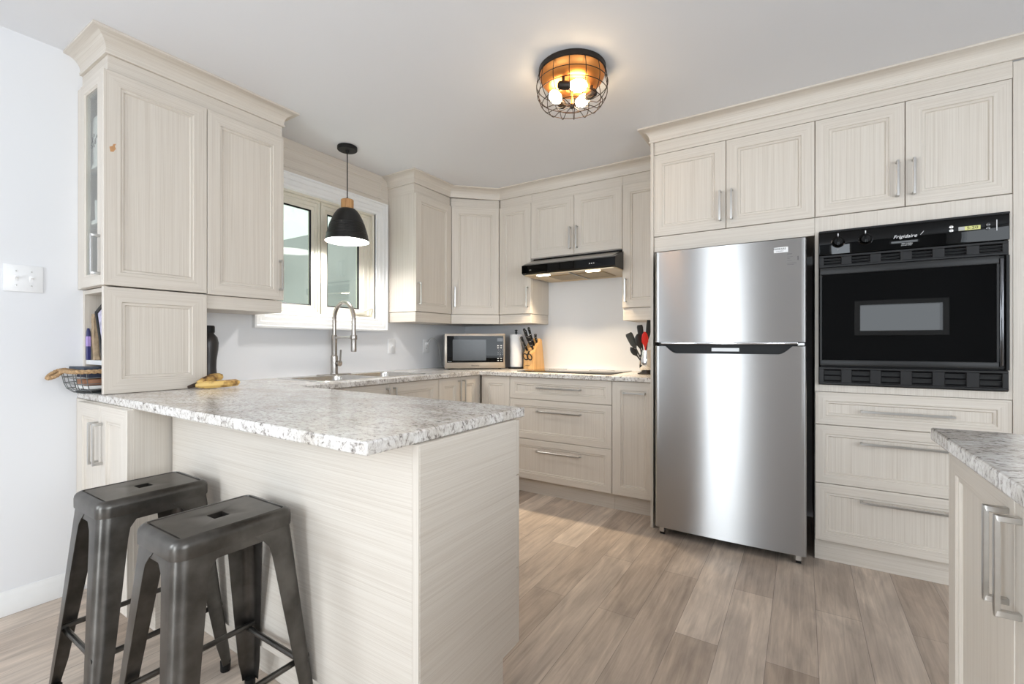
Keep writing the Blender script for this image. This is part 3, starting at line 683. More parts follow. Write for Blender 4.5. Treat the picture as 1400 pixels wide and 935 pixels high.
mb = MB(); mb.box(dx0 + .008, dx1 - .008, dy + .003, oyf - .006, dz0 + .03, dz1 - .036, BLACKG); tag(mb.build('door_glass', od), 'glossy black glass of the oven door')
mb = MB(); mb.box(dx1 + .002, ox1 - .014, oyf - .012, oyf + .004, dz0, dz1, BLACK); mb.box(dx1 + .006, dx1 + .02, oyf - .026, oyf - .012, dz0 + .01, dz1 - .01, simple('dark_chrome', (.12, .12, .125), .15, 1), .004, 2)
mb.box(ox1 - .012, ox1, oyf - .022, oyf + .004, dz0 - .006, dz1 + .004, BLACKS, .002); mb.build('side_trim', r)
for kx in (.152, .262):
    yk = oyf - .022; mb = MB()
    mb.lathe([(.027, yk), (.027, yk - .004), (.022, yk - .008), (.0205, yk - .022), (.018, yk - .026), (.0001, yk - .026)], BLACKG, (kx, 0, 1.642), 28, 'y')
    mb.box(kx - .0045, kx + .0045, yk - .034, yk - .02, 1.642 - .02, 1.642 + .02, BLACKG, .002, 2)
    kb = mb.build('knob', r)
    mb = MB(); mb.lathe([(.0275, yk - .001), (.0285, yk - .003), (.0268, yk - .005)], CHROME, (kx, 0, 1.642), 28, 'y')
    mb.box(kx - .002, kx + .002, yk - .0015, yk, 1.674, 1.686, WHITEL); mb.build('knob_ring', kb)
    if kx < .2:
        mb = MB(); mb.prism([(kx - .006, 1.610), (kx + .006, 1.610), (kx, 1.598)], (yk - .0008, yk), GREYP, 'y'); mb.build('lock_mark', kb)
yk = oyf - .0226
text('Frigidaire', .022, WHITEL, facing_ny(.410, yk, 1.639), r, 'brand_lettering', shear=.35, sx=1.05)
mb = MB(); mb.tube([(.466, yk, 1.640), (.474, yk, 1.650), (.478, yk, 1.657)], [.0008, .0012, .0005], WHITEL, 6); mb.build('brand_flourish', r)
text('SELF CLEAN', .0075, WHITEL, facing_ny(.418, yk, 1.604), r, 'small_lettering'); text('EASY-SET OVEN', .0055, WHITEL, facing_ny(.416, yk, 1.5965), r, 'small_lettering')
mb = MB(); mb.box(.598, .668, yk - .0004, yk + .002, 1.640, 1.6575, LCD); ds = mb.build('display', r)
text('5:20', .017, BLACK, facing_ny(.642, yk - .0012, 1.6488), ds, 'display_digits', sx=1.3)
mb = MB(); mb.box(.5965, .617, yk - .001, yk + .0021, 1.6405, 1.657, simple('display_grey', (.42, .42, .42), .5)); mb.build('display_label', ds)
for bx_, bz in ((.692, 1.656), (.692, 1.640), (.572, 1.661), (.572, 1.645)):
    mb = MB(); mb.lathe([(.0075, yk), (.007, yk - .003), (.004, yk - .0042), (.0001, yk - .0044)], simple('button', (.12, .12, .12), .2, .5) if bx_ > .6 else NICK, (bx_, 0, bz), 16, 'y'); mb.build('button', r)
mb = MB(); mb.box(.718, .7205, yk - .0012, yk, 1.626, 1.674, WHITEL); mb.build('scale_mark', r)

# ------------------------------------------------------------------ cooktop, sink, faucet
r = thing('cooktop', 'black glass cooktop set in the stove-wall worktop', 'cooktop', (-1.51, 3.28, .915))
mb = MB(); mb.box(-1.882, -1.125, 3.05, 3.53, .9152, .921, BLACKG, .002, 2); mb.build('glass', r)
RING = simple('burner_ring', (.07, .07, .07), .4)
for cx, cy, rr in ((-1.70, 3.17, .10), (-1.32, 3.17, .075), (-1.70, 3.40, .075), (-1.32, 3.40, .10)):
    mb = MB(); mb.lathe([(rr, .9211), (rr, .9213), (rr - .004, .9213), (rr - .004, .9211)], RING, (cx, cy, 0), 40); mb.build('burner_ring', r)

r = thing('sink', 'stainless double-bowl sink under the window', 'sink', (SX, SY, .915))
bowls = [((SX + .02, SY - .205), .185, .185), ((SX + .02, SY + .205), .185, .185)]
t = bmesh.new(); es = []
for lp in [rrect(.238, .425, .045, .9175, 6, (SX, SY))] + [rrect(a, b, .05, .9175, 6, c) for c, a, b in bowls]:
    vs = [t.verts.new(p) for p in lp]
    for k in range(len(vs)): es.append(t.edges.new((vs[k], vs[(k + 1) % len(vs)])))
bmesh.ops.triangle_fill(t, use_beauty=True, edges=es)
mb = MB(); mb.add(t, STEELB); mb.loft([rrect(.238, .425, .045, .9176, 6, (SX, SY)), rrect(.242, .429, .048, .9152, 6, (SX, SY))], STEELB); mb.build('rim', r)
for c, a, b in bowls:
    mb = MB(); mb.loft([rrect(a, b, .05, .9176, 6, c), rrect(a - .004, b - .004, .05, .911, 6, c), rrect(a - .008, b - .008, .05, .80, 6, c), rrect(a - .02, b - .02, .05, .755, 6, c), rrect(a - .06, b - .06, .05, .745, 6, c)], STEELB, cap1=True)
    bo = mb.build('bowl', r, recalc=False); 
    mb = MB(); mb.lathe([(.04, .746), (.04, .748), (.03, .748), (.028, .7465), (.0001, .7465)], CHROME, (c[0], c[1], 0), 24); mb.build('drain', bo)
fxx, fyy = -2.705, 2.005
r = thing('faucet', 'tall brushed spring-style faucet arching over the sink', 'faucet', (fxx, fyy, .918))
SP = simple('faucet_nickel', (.40, .37, .34), .25, 1, var=.05)
mb = MB(); mb.loft([rrect(.03, .13, .028, .9178, 6, (fxx, fyy)), rrect(.03, .13, .028, .922, 6, (fxx, fyy)), rrect(.026, .126, .025, .925, 6, (fxx, fyy))], SP, cap1=True); mb.build('base_plate', r)
mb = MB(); mb.lathe([(.026, .925), (.026, .93), (.024, .935), (.0235, 1.045), (.020, 1.05), (.0185, 1.055), (.0185, 1.185), (.0165, 1.19), (.0001, 1.19)], SP, (fxx, fyy, 0), 24); mb.build('body', r)
mb = MB(); R = .108; pts = [(fxx, fyy, 1.18 + .105 * k / 4) for k in range(5)]
for k in range(1, 25):
    a = math.pi * (1 - k / 24); pts.append((fxx + R + R * math.cos(a), fyy - .012 * k / 24, 1.285 + .122 * math.sin(a)))
pts += [(fxx + 2 * R, fyy - .012, 1.285 - .03 * k) for k in range(1, 4)]
mb.tube(pts, .0135, SP, 14); mb.build('spout_hose', r)
mb = MB(); hx = fxx + 2 * R
mb.lathe([(.0001, 1.078), (.017, 1.078), (.018, 1.085), (.0175, 1.16), (.0145, 1.17), (.0145, 1.20), (.0001, 1.20)], SP, (hx, fyy - .012, 0), 20); mb.build('spray_head', r)
mb = MB(); mb.tube([(fxx, fyy, 1.172), (hx, fyy - .012, 1.172)], .0085, NICK, 12); mb.lathe([(.021, 1.158), (.022, 1.162), (.022, 1.182), (.021, 1.186), (.016, 1.186), (.016, 1.158), (.021, 1.158)], SP, (hx, fyy - .012, 0), 20); mb.build('spray_bracket', r)
mb = MB(); mb.tube([(fxx, fyy, .998), (fxx + .034, fyy + .006, .998), (fxx + .05, fyy + .009, .998)], [.016, .016, .021], SP, 14); mb.tube([(fxx + .05, fyy + .009, 1.0), (fxx + .056, fyy + .010, 1.09)], .0055, SP, 8); mb.build('lever', r)

# ------------------------------------------------------------------ microwave, towels, knives, crock
r = thing('microwave', 'stainless microwave with black door in the corner of the worktop', 'microwave', (-2.44, 3.225, .915), math.radians(43)); MW = r
mb = MB(); W, D, H = .255, .165, .30
mb.box(-W, W, -D + .02, D, .012, H, simple('microwave_case', (.42, .42, .42), .4, .7), .006, 2); mb.build('case', r, local=True)
SS = simple('microwave_steel', (.50, .44, .37), .3, 1, var=.02)
mb = MB(); mb.box(-W, W, -D, -D + .0195, .008, H, SS, .004, 2); mb.build('front_frame', r, local=True)
mb = MB(); mb.box(-W + .017, W - .016, -D - .004, -D - .0002, .058, H - .018, BLACKG, .0015); dr = mb.build('door_glass', r, local=True)
mb = MB(); mb.box(-W + .065, W - .165, -D - .0046, -D - .0042, .075, H - .05, simple('microwave_screen', (.02, .02, .02), .2)); mb.build('window_screen', dr, local=True)
def LNY(x, y, z): return facing_ny(x, y, z)
for row in range(8):
    for cc in range(3):
        if row in (0, 1, 6, 7) and cc == 2: continue
        xo = W - .062 + (cc * .018 if row in (2, 3, 4, 5) else cc * .026)
        if row in (2, 3, 4, 5): text(str((row - 2) * 3 + cc + 1) if row < 5 else ('', '0', '')[cc] or '-', .009, WHITEL, LNY(xo, -D - .0052, .198 - row * .018), dr, 'key_print', local=True)
        else:
            mb = MB(); mb.box(xo - .007, xo + .007, -D - .0052, -D - .0044, .196 - row * .018, .202 - row * .018, WHITEL); mb.build('key_print', dr, local=True)
mb = MB(); mb.box(W - .07, W - .022, -D - .0052, -D - .0044, .236, .262, simple('microwave_display', (.03, .03, .03), .2)); mb.build('display', dr, local=True)
text('Panasonic', .017, BLACK, LNY(0, -D - .0008, .032), r, 'brand_lettering', local=True)
text('Inverter', .010, WHITEL, LNY(-W + .04, -D - .0052, .066), dr, 'small_lettering', local=True)
for sx_ in (-1, 1):
    for sy_ in (-1, 1):
        mb = MB(); mb.lathe([(.012, 0.0005), (.014, .013)], BLACK, (sx_ * (W - .04), sy_ * (D - .05), 0), 12, caps=True); mb.build('foot', r, local=True)

r = thing('paper_towel_holder', 'black paper towel holder with white roll beside the microwave', 'paper towel holder', (-2.10, 3.39, .915))
mb = MB(); mb.lathe([(.0001, .9155), (.070, .9155), (.072, .92), (.070, .928), (.0001, .93)], BLACKS, (-2.10, 3.39, 0), 36); mb.lathe([(.006, .93), (.006, 1.222)], BLACKS, (-2.10, 3.39, 0), 12)
mb.lathe([(.012, 1.222), (.012, 1.228), (.007, 1.231), (.007, 1.238), (.013, 1.242), (.013, 1.25), (.0001, 1.254)], BLACKS, (-2.10, 3.39, 0), 20); mb.build('stand', r)
mb = MB(); mb.lathe([(.02, .931), (.052, .931), (.054, .936), (.054, 1.205), (.052, 1.21), (.02, 1.21), (.02, .931)], simple('paper_towel', (.82, .82, .82), .9, var=.02, scale=8), (-2.10, 3.39, 0), 36); tag(mb.build('paper_roll', r), 'white paper roll')

r = thing('knife_block', 'bamboo knife block holding black-handled knives beside the cooktop', 'knife block', (-1.955, 3.44, .915), math.radians(-8))
mb = MB(); prof = [(-.07, 0.0005), (.085, 0.0005), (.045, .25), (.02, .262), (-.068, .135)]
mb.prism(prof, (-.057, .057), BAMBOO, 'x', .003); mb.build('block', r, local=True)
ax = Vector((0, -.45, .89)).normalized(); fdir = Vector((0, .07, .115)).normalized()
def knife(x, k, ln, tw=0):
    b = Vector((x, -.065, .13)) + fdir * k; mb = MB(); P = [b - ax * .01 + Vector((tw * 0, 0, 0))] + [b + ax * (ln * q) + Vector((tw * q, -.006 * math.sin(q * 3), 0)) for q in (.08, .25, .5, .75, .95, 1)]
    mb.tube(P, [.006, .009, .0105, .0095, .0105, .0115, .007], BLACKS, 8); h = mb.build('knife_handle', r, local=True)
    mb = MB()
    for q in (.3, .6, .9):
        c = b + ax * (ln * q) + Vector((tw * q, -.006 * math.sin(q * 3), 0)); mb.tube([c + Vector((-.0085, -.006, 0)), c + Vector((.0085, -.006, 0))], .0045, CHROME, 8)
    mb.build('rivets', h, local=True)
knife(-.028, .03, .135, -.02); knife(-.006, .075, .155, -.01); knife(.022, .085, .17, .0); knife(-.028, .095, .15, -.012); knife(.026, .045, .125, .004); knife(.038, .118, .075, .012)
mb = MB()
for s in (-1, 1): mb.tube([(s * .021 + .024 * math.cos(a), -.085 - .012 * math.sin(a), .105 + .026 * math.sin(a)) for a in [2 * math.pi * k / 16 for k in range(16)]], .0045, BLACKS, 8, closed=True)
mb.tube([(0, -.082, .12), (0, -.062, .15)], .007, BLACKS, 8); mb.build('scissors_handle', r, local=True)
text('HENCKELS', .009, BLACK, facing_ny(-.012, -.0705, .03), r, 'block_lettering', local=True)

cxk, cyk = -.937, 3.27
r = thing('utensil_crock', 'steel utensil crock half hidden by the fridge end panel', 'utensil holder', (cxk, cyk, .915))
mb = MB(); mb.lathe([(.0001, .9155), (.06, .9155), (.062, .921), (.04, .93), (.035, .934)], BRONZE, (cxk, cyk, 0), 28); mb.build('base', r)
mb = MB(); mb.lathe([(.035, .934), (.046, .95), (.052, .98), (.05, 1.03), (.042, 1.075), (.041, 1.085), (.039, 1.085), (.04, 1.07), (.048, 1.03), (.049, .98), (.0001, .945)], CHROME, (cxk, cyk, 0), 28); mb.build('cup', r)
REDS = simple('red_silicone', (.72, .02, .015), .4); DK = simple('dark_utensil', (.02, .021, .02), .45); GRN = simple('grey_utensil', (.06, .065, .06), .4)
def utensil(name, label, tip, m, kind, wd=.03, tw=0):
    b = Vector((cxk + random.uniform(-.012, .012), cyk + random.uniform(-.012, .012), .96)); t_ = Vector(tip); d = (t_ - b); L_ = d.length; d.normalize()
    side = d.cross(Vector((.5, -.85, 0))).normalized() if not tw else Vector((1, 0, 0)); nrm = d.cross(side); root = thing(name, label, 'utensil', tuple(b), group='utensils in the steel crock')
    mb = MB(); mb.tube([b, b + d * (L_ * .3), b + d * (L_ * .62)], [.005, .0055, .005], m, 8); mb.build('handle', root)
    mb = MB(); loops = []
    prof = {'spatula': [(.55, .15), (.62, .6), (.7, .95), (.95, 1), (1, .8)], 'spoon': [(.55, .15), (.62, .45), (.72, .95), (.82, 1), (.93, .75), (1, .15)], 'whisk': [(.5, .2), (.6, .5), (.75, 1), (.9, .8), (1, .2)]}[kind]
    for q, wf in prof:
        c = b + d * (L_ * q); th = .0025 if kind == 'spatula' else .006 * wf
        loops.append([c + side * (wd * wf * math.cos(a)) + nrm * (th * math.sin(a)) for a in [2 * math.pi * k / 12 for k in range(12)]])
    mb.loft(loops, m, True, True, True); mb.build('head', root)
utensil('spatula', 'black spatula leaning farthest left in the steel crock', (-1.045, 3.20, 1.205), GRN, 'spatula', .026)
utensil('serving_spoon', 'black ladle hanging low on the left of the crock', (-1.03, 3.2, 1.105), DK, 'spoon', .02)
utensil('serving_spoon', 'red spoon in the steel crock', (-.93, 3.20, 1.215), REDS, 'spoon', .024)
utensil('spatula', 'black turner standing behind the red spoon', (-.985, 3.27, 1.265), DK, 'spatula', .022)
utensil('serving_spoon', 'black spoon with rounded head left of the red spoon', (-.985, 3.215, 1.20), DK, 'spoon', .028)
utensil('spatula', 'tallest slotted black turner in the crock beside the fridge panel', (-.925, 3.30, 1.30), DK, 'spatula', .018)

# ------------------------------------------------------------------ wall plates and cord
def plate(name, label, cat, y, z, w_, h_, kind):
    r = thing(name, label, cat, (WX, y, z)); mb = MB(); mb.box(WX + .0003, WX + .006, y - w_ / 2, y + w_ / 2, z - h_ / 2, z + h_ / 2, WHITEP, .002, 2); mb.build('cover_plate', r)
    if kind == 'double':
        for s in (-1, 1):
            mb = MB(); cy = y + s * .023; mb.box(WX + .006, WX + .0075, cy - .006, cy + .006, z - .013, z + .013, WHITEP, .0005)
            mb.prism([(WX + .006, z - .004), (WX + .021, z + .004), (WX + .021, z + .010), (WX + .006, z + .006)], (cy - .004, cy + .004), WHITEP, 'y'); mb.build('toggle', r)
            mb = MB()
            for q in (-1, 1): mb.lathe([(.0001, .0075), (.003, .0072), (.003, .006)], NICK, (WX, cy, z + q * .030), 10, 'x')
            mb.build('screw', r)
    elif kind == 'switch':
        mb = MB(); mb.box(WX + .006, WX + .0075, y - .006, y + .006, z - .013, z + .013, WHITEP, .0005); mb.prism([(WX + .006, z - .004), (WX + .02, z + .003), (WX + .02, z + .009), (WX + .006, z + .006)], (y - .004, y + .004), WHITEP, 'y'); mb.build('toggle', r)
    else:
        for q in (-1, 1):
            mb = MB(); mb.lathe([(.0001, .008), (.015, .008), (.016, .006)], WHITEP, (WX, y, z + q * .02), 20, 'x'); mb.box(WX + .0081, WX + .0085, y - .007, y - .005, z + q * .02 - .004, z + q * .02 + .005, BLACK); mb.box(WX + .0081, WX + .0085, y + .005, y + .007, z + q * .02 - .004, z + q * .02 + .005, BLACK); mb.build('socket', r)
    return r
plate('light_switch', 'white double toggle switch on the wall left of the glass cabinet', 'light switch', .543, 1.408, .118, .114, 'double')
plate('light_switch', 'white single switch on the wall right of the sink', 'light switch', 2.617, 1.11, .07, .115, 'switch')
plate('power_outlet', 'white outlet on the wall left of the microwave', 'outlet', 3.02, 1.11, .07, .115, 'outlet')
mwM = (Matrix.Translation((-2.44, 3.225, .915)) @ Matrix.Rotation(math.radians(43), 4, 'Z')).inverted()
def onto(o, M): o.data.transform(M); return o
mb = MB(); mb.box(WX + .0087, WX + .03, 3.008, 3.032, 1.118, 1.142, WHITEP, .004, 2); plug = mb.build('plug'); onto(plug, mwM)
mb = MB(); ctl = [(WX + .03, 3.02, 1.13), (WX + .05, 3.025, 1.17), (WX + .055, 3.07, 1.175), (WX + .06, 3.12, 1.12), (WX + .06, 3.14, 1.03), (WX + .055, 3.16, .95), (WX + .06, 3.19, .92)]
def smooth_path(P, n=6):
    P = [Vector(p) for p in P]; out = []
    for i in range(len(P) - 1):
        a, b, c, d = P[max(i - 1, 0)], P[i], P[i + 1], P[min(i + 2, len(P) - 1)]
        for k in range(n):
            t = k / n; out.append(.5 * ((2 * b) + (c - a) * t + (2 * a - 5 * b + 4 * c - d) * t * t + (3 * b - a - 3 * c + d) * t ** 3))
    return out + [P[-1]]
mb.tube(smooth_path(ctl), .003, simple('cord_grey', (.55, .55, .53), .5), 8); crd = mb.build('power_cord'); onto(crd, mwM); crd.parent = MW; plug.parent = crd

# ------------------------------------------------------------------ bottle, bananas
bx, by = -2.70, 1.215
r = thing('water_bottle', 'dark grey curvy bottle standing behind the bananas', 'bottle', (bx, by, .915))
mb = MB(); mb.lathe([(.0001, .9155), (.036, .9155), (.039, .92), (.040, .96), (.037, 1.0), (.038, 1.04), (.046, 1.10), (.048, 1.135), (.042, 1.165), (.028, 1.182), (.026, 1.19)], simple('bottle_grey', (.055, .052, .052), .38, .6), (bx, by, 0), 28); mb.build('bottle_body', r)
mb = MB(); mb.lathe([(.029, 1.190), (.030, 1.193), (.030, 1.222), (.027, 1.228), (.0001, 1.228)], BLACK, (bx, by, 0), 24); mb.build('cap', r)
def banana_mat():
    m, nt, b = new_mat('ripe_banana'); L = nt.links.new
    g = nt.nodes.new('ShaderNodeTexCoord'); n = nt.nodes.new('ShaderNodeTexNoise'); n.inputs['Scale'].default_value = 24; n.inputs['Detail'].default_value = 6; L(g.outputs['Object'], n.inputs['Vector'])
    q = nt.nodes.new('ShaderNodeValToRGB'); L(n.outputs['Fac'], q.inputs[0]); e = q.color_ramp.elements
    e[0].position = .34; e[0].color = (.06, .028, .01, 1); e[1].position = .56; e[1].color = (.74, .50, .16, 1); k = e.new(.43); k.color = (.40, .22, .06, 1)
    L(q.outputs[0], b.inputs['Base Color']); b.inputs['Roughness'].default_value = .5; return m
BAN = banana_mat(); STEM = simple('banana_stem', (.035, .022, .015), .7, var=.3)
r = thing('banana_bunch', 'two spotted ripe bananas lying on the worktop beside the cabinet', 'bananas', (-2.44, 1.10, .915))
def banana(P, R_):
    P = smooth_path(P, 5); n = len(P); rs = []
    for k in range(n):
        t = k / (n - 1); rs.append(R_ * max(.28, min(1, .35 + 3.2 * t, 5.0 * (1 - t) + .3)))
    mb = MB(); mb.tube(P, rs, BAN, 7); mb.build('banana', r)
S = Vector((-2.435, 1.035, .932))
banana([S, (-2.40, 1.08, .934), (-2.375, 1.13, .936), (-2.38, 1.18, .937), (-2.405, 1.225, .937)], .018)
banana([S + Vector((-.008, .012, .008)), (-2.447, 1.085, .952), (-2.458, 1.12, .963), (-2.478, 1.16, .965), (-2.495, 1.185, .960)], .018)
mb = MB(); mb.tube([S + Vector((.012, -.028, -.004)), S + Vector((.004, -.01, 0)), S + Vector((-.004, .012, .003))], [.008, .009, .012], STEM, 8); mb.build('stem', r)

# ------------------------------------------------------------------ basket and things around it
bcx, bcy = -2.653, .80
r = thing('wire_basket', 'grey wire basket with jute rope rim poking out of the cubby', 'basket', (bcx, bcy, .915))
def rim(a, b, rr, z, n=12): return [Vector(p) for p in rrect(a, b, rr, z, n, (bcx, bcy))]
mb = MB(); hw, hl = .116, .158
levels = [(.918, .78), (.935, .90), (.96, .955), (.985, .98), (1.008, 1.0)]
for z, k in levels[0:4]: mb.tube(rim(hw * k, hl * k, .045 * k, z), .0017, WIRE, 6, closed=True)
N_ = 48
rl = [rim(hw * k, hl * k, .045 * k, z) for z, k in levels]
for j in range(0, N_, 3): mb.tube([lv[j] for lv in rl], .0015, WIRE, 6)
for k in range(-3, 4): mb.tube([(bcx + k * .024, bcy - hl * .77, .918), (bcx + k * .024, bcy + hl * .77, .918)], .0014, WIRE, 6)
mb.build('wire_frame', r)
def rope(path, rad, m, closed, turns):
    mb = MB(); n = len(path)
    for ph in (0, math.pi):
        pts = []
        for k in range(n):
            t = (path[(k + 1) % n] - path[k - 1]) if closed else (path[min(k + 1, n - 1)] - path[max(k - 1, 0)])
            t.normalize(); u = Vector((0, 0, 1)) - t * t.z; u = u.normalized() if u.length > .01 else Vector((1, 0, 0)); v = t.cross(u)
            a = ph + turns * 2 * math.pi * k / n; pts.append(path[k] + rad * .62 * (math.cos(a) * u + math.sin(a) * v))
        mb.tube(pts, rad, m, 7, closed=closed)
    return mb
base = rim(hw, hl, .045, 1.012)
dense = []
for k in range(len(base)):
    a, b = base[k], base[(k + 1) % len(base)]; m_ = max(1, int((b - a).length / .006))
    for j in range(m_): dense.append(a.lerp(b, j / m_))
rope(dense, .0062, ROPE, True, 26).build('rope_rim', r)
hp = smooth_path([(bcx - .100, bcy - hl + .02, 1.016), (bcx - .104, bcy - hl - .004, 1.012), (bcx - .104, bcy - hl - .026, .998), (bcx - .098, bcy - hl - .038, .984), (bcx - .082, bcy - hl - .036, .982), (bcx - .066, bcy - hl - .018, .992), (bcx - .056, bcy - hl + .0, 1.010)], 8)
rope(hp, .0058, ROPE, False, 9).build('rope_handle', r)
def slabbox(name, label, cat, c, s, rot, m, extra=None):
    r = thing(name, label, cat, (c[0], c[1], c[2]), 0); r.rotation_euler = [math.radians(a) for a in rot]
    mb = MB(); mb.box(-s[0] / 2, s[0] / 2, -s[1] / 2, s[1] / 2, -s[2] / 2, s[2] / 2, m, min(s) * .15, 2); mb.build('body' if extra else 'cover', r, local=True); return r
NAVY = simple('navy_cloth', (.02, .025, .05), .7, var=.2); SLATE = simple('slate_cloth', (.06, .075, .10), .7, var=.1); LEATH = simple('brown_leather', (.30, .13, .06), .5, var=.2); PAPER = simple('white_paper', (.8, .8, .78), .8, var=.02)
o = slabbox('notebook', 'dark slate notebook lying on top of the basket contents', 'notebook', (bcx + .0, bcy - .06, 1.021), (.10, .15, .010), (-3, 4, 14), SLATE)
o = slabbox('pouch', 'navy pouch inside the basket under the notebook', 'pouch', (bcx + .022, bcy - .01, .996), (.125, .21, .022), (0, 0, 4), NAVY)
o = slabbox('wallet', 'brown leather wallet in the basket beneath the navy pouch', 'wallet', (bcx + .024, bcy - .012, .966), (.12, .22, .026), (0, 0, -3), LEATH)
o = slabbox('envelope_stack', 'white envelopes lying flat on the basket bottom', 'papers', (bcx + .016, bcy - .008, .943), (.13, .215, .014), (0, 0, 2), PAPER)
o = slabbox('tablet', 'black folder under the white envelopes in the basket', 'folder', (bcx + .012, bcy, .927), (.13, .2, .012), (0, 0, 0), BLACKS)
# cubby shelf things
zs = 1.0565
tx, ty = -2.773, .7435
r = thing('carton', 'small purple and navy box standing at the left of the cubby shelf', 'box', (tx, ty, zs))
mb = MB(); mb.box(tx - .011, tx + .011, ty - .006, ty + .006, zs, zs + .062, simple('navy_print', (.03, .03, .16), .4), .001); mb.build('carton_body', r)
mb = MB(); mb.box(tx - .0113, tx + .0113, ty - .0063, ty + .0063, zs + .062, zs + .108, simple('lilac_print', (.42, .30, .66), .4), .001); mb.build('label_band', r)
mb = MB(); mb.loft([rrect(.011, .006, .002, zs + .108, 3, (tx, ty)), rrect(.010, .005, .002, zs + .130, 3, (tx, ty)), rrect(.005, .003, .001, zs + .145, 3, (tx, ty))], simple('navy_print_cap', (.03, .035, .13), .4), cap1=True); mb.build('cap', r)
r = thing('paper_bag', 'crumpled brown paper bag between the purple box and the black frame', 'paper bag', (-2.745, .76, zs))
KR = simple('kraft_paper', (.42, .31, .20), .85, var=.2, scale=60); mb = MB(); loops = []
for z, a, b, ox in ((0, .024, .018, .028), (.03, .02, .016, .016), (.08, .024, .016, .004), (.13, .026, .014, -.002), (.17, .024, .008, -.012), (.172, .026, .011, -.014), (.212, .026, .010, -.016)):
    lp = rrect(a * .72, b * .5, .002, zs + z, 3, (-2.734 + ox * .6, .772)); loops.append([(x - .012 + random.uniform(-.002, .002), y - .012 + random.uniform(-.002, .002), zz) for x, y, zz in lp])
mb.loft(loops, KR, True, True, True, smooth=False); mb.build('bag', r)
r = thing('picture_frame', 'black picture frame leaning in the cubby behind the side panel', 'picture frame', (-2.586, .757, zs + .0205), 0); r.rotation_euler = (0, math.radians(-22), 0)
mb = MB(); fw_, fh_ = .052, .235
for a, b, c, d in ((-fw_, -fw_ + .018, 0, fh_), (fw_ - .018, fw_, 0, fh_), (-fw_ + .018, fw_ - .018, 0, .018), (-fw_ + .018, fw_ - .018, fh_ - .018, fh_)): mb.box(a, b, -.006, .006, c, d, BLACK, .002)
mb.build('frame', r, local=True)
PIC = simple('picture_print', (.50, .48, .62), .5, var=.6, scale=26); mb = MB(); mb.box(-fw_ + .018, fw_ - .018, -.001, .003, .018, fh_ - .018, PIC); mb.build('picture', r, local=True)
# canister on the glass cabinet shelf
r = thing('canister', 'white canister with dark flourish behind the glass cabinet door', 'canister', (-2.666, .797, 1.9335))
mb = MB(); mb.loft([rrect(.072, .055, .012, 1.9335 + z, 5, (-2.666, .797)) for z in (0, .20)], WHITEP, True, True, True); mb.build('canister_body', r)
mb = MB()
for k in range(9):
    zc = 2.02 + .012 * (k % 5); xc = -2.722 + .016 * (k // 2); a = random.uniform(0, 3)
    mb.tube([(xc + .009 * math.cos(a + q * 1.1) * (1 - q * .12), .7412, zc + .011 * math.sin(a + q * 1.1) * (1 - q * .12)) for q in range(6)], .0012, BLACK, 5)
mb.build('painted_flourish', r)
mb = MB(); mb.loft([rrect(.07, .053, .012, z, 5, (-2.666, .797)) for z in (2.134, 2.15)], WHITEP, True, True, True); mb.build('lid', r)
r = thing('mug', 'small white mug on the lower glass cabinet shelf', 'mug', (-2.688, .785, 1.683))
mb = MB(); mb.lathe([(.0001, 1.6835), (.036, 1.6835), (.04, 1.69), (.041, 1.775), (.038, 1.775), (.037, 1.69), (.0001, 1.69)], WHITEP, (-2.688, .785, 0), 24); mb.build('cup', r)
mb = MB(); mb.tube([(-2.648, .785, 1.76), (-2.63, .785, 1.755), (-2.623, .785, 1.73), (-2.632, .785, 1.705), (-2.649, .785, 1.70)], .004, WHITEP, 8); mb.build('handle', r)

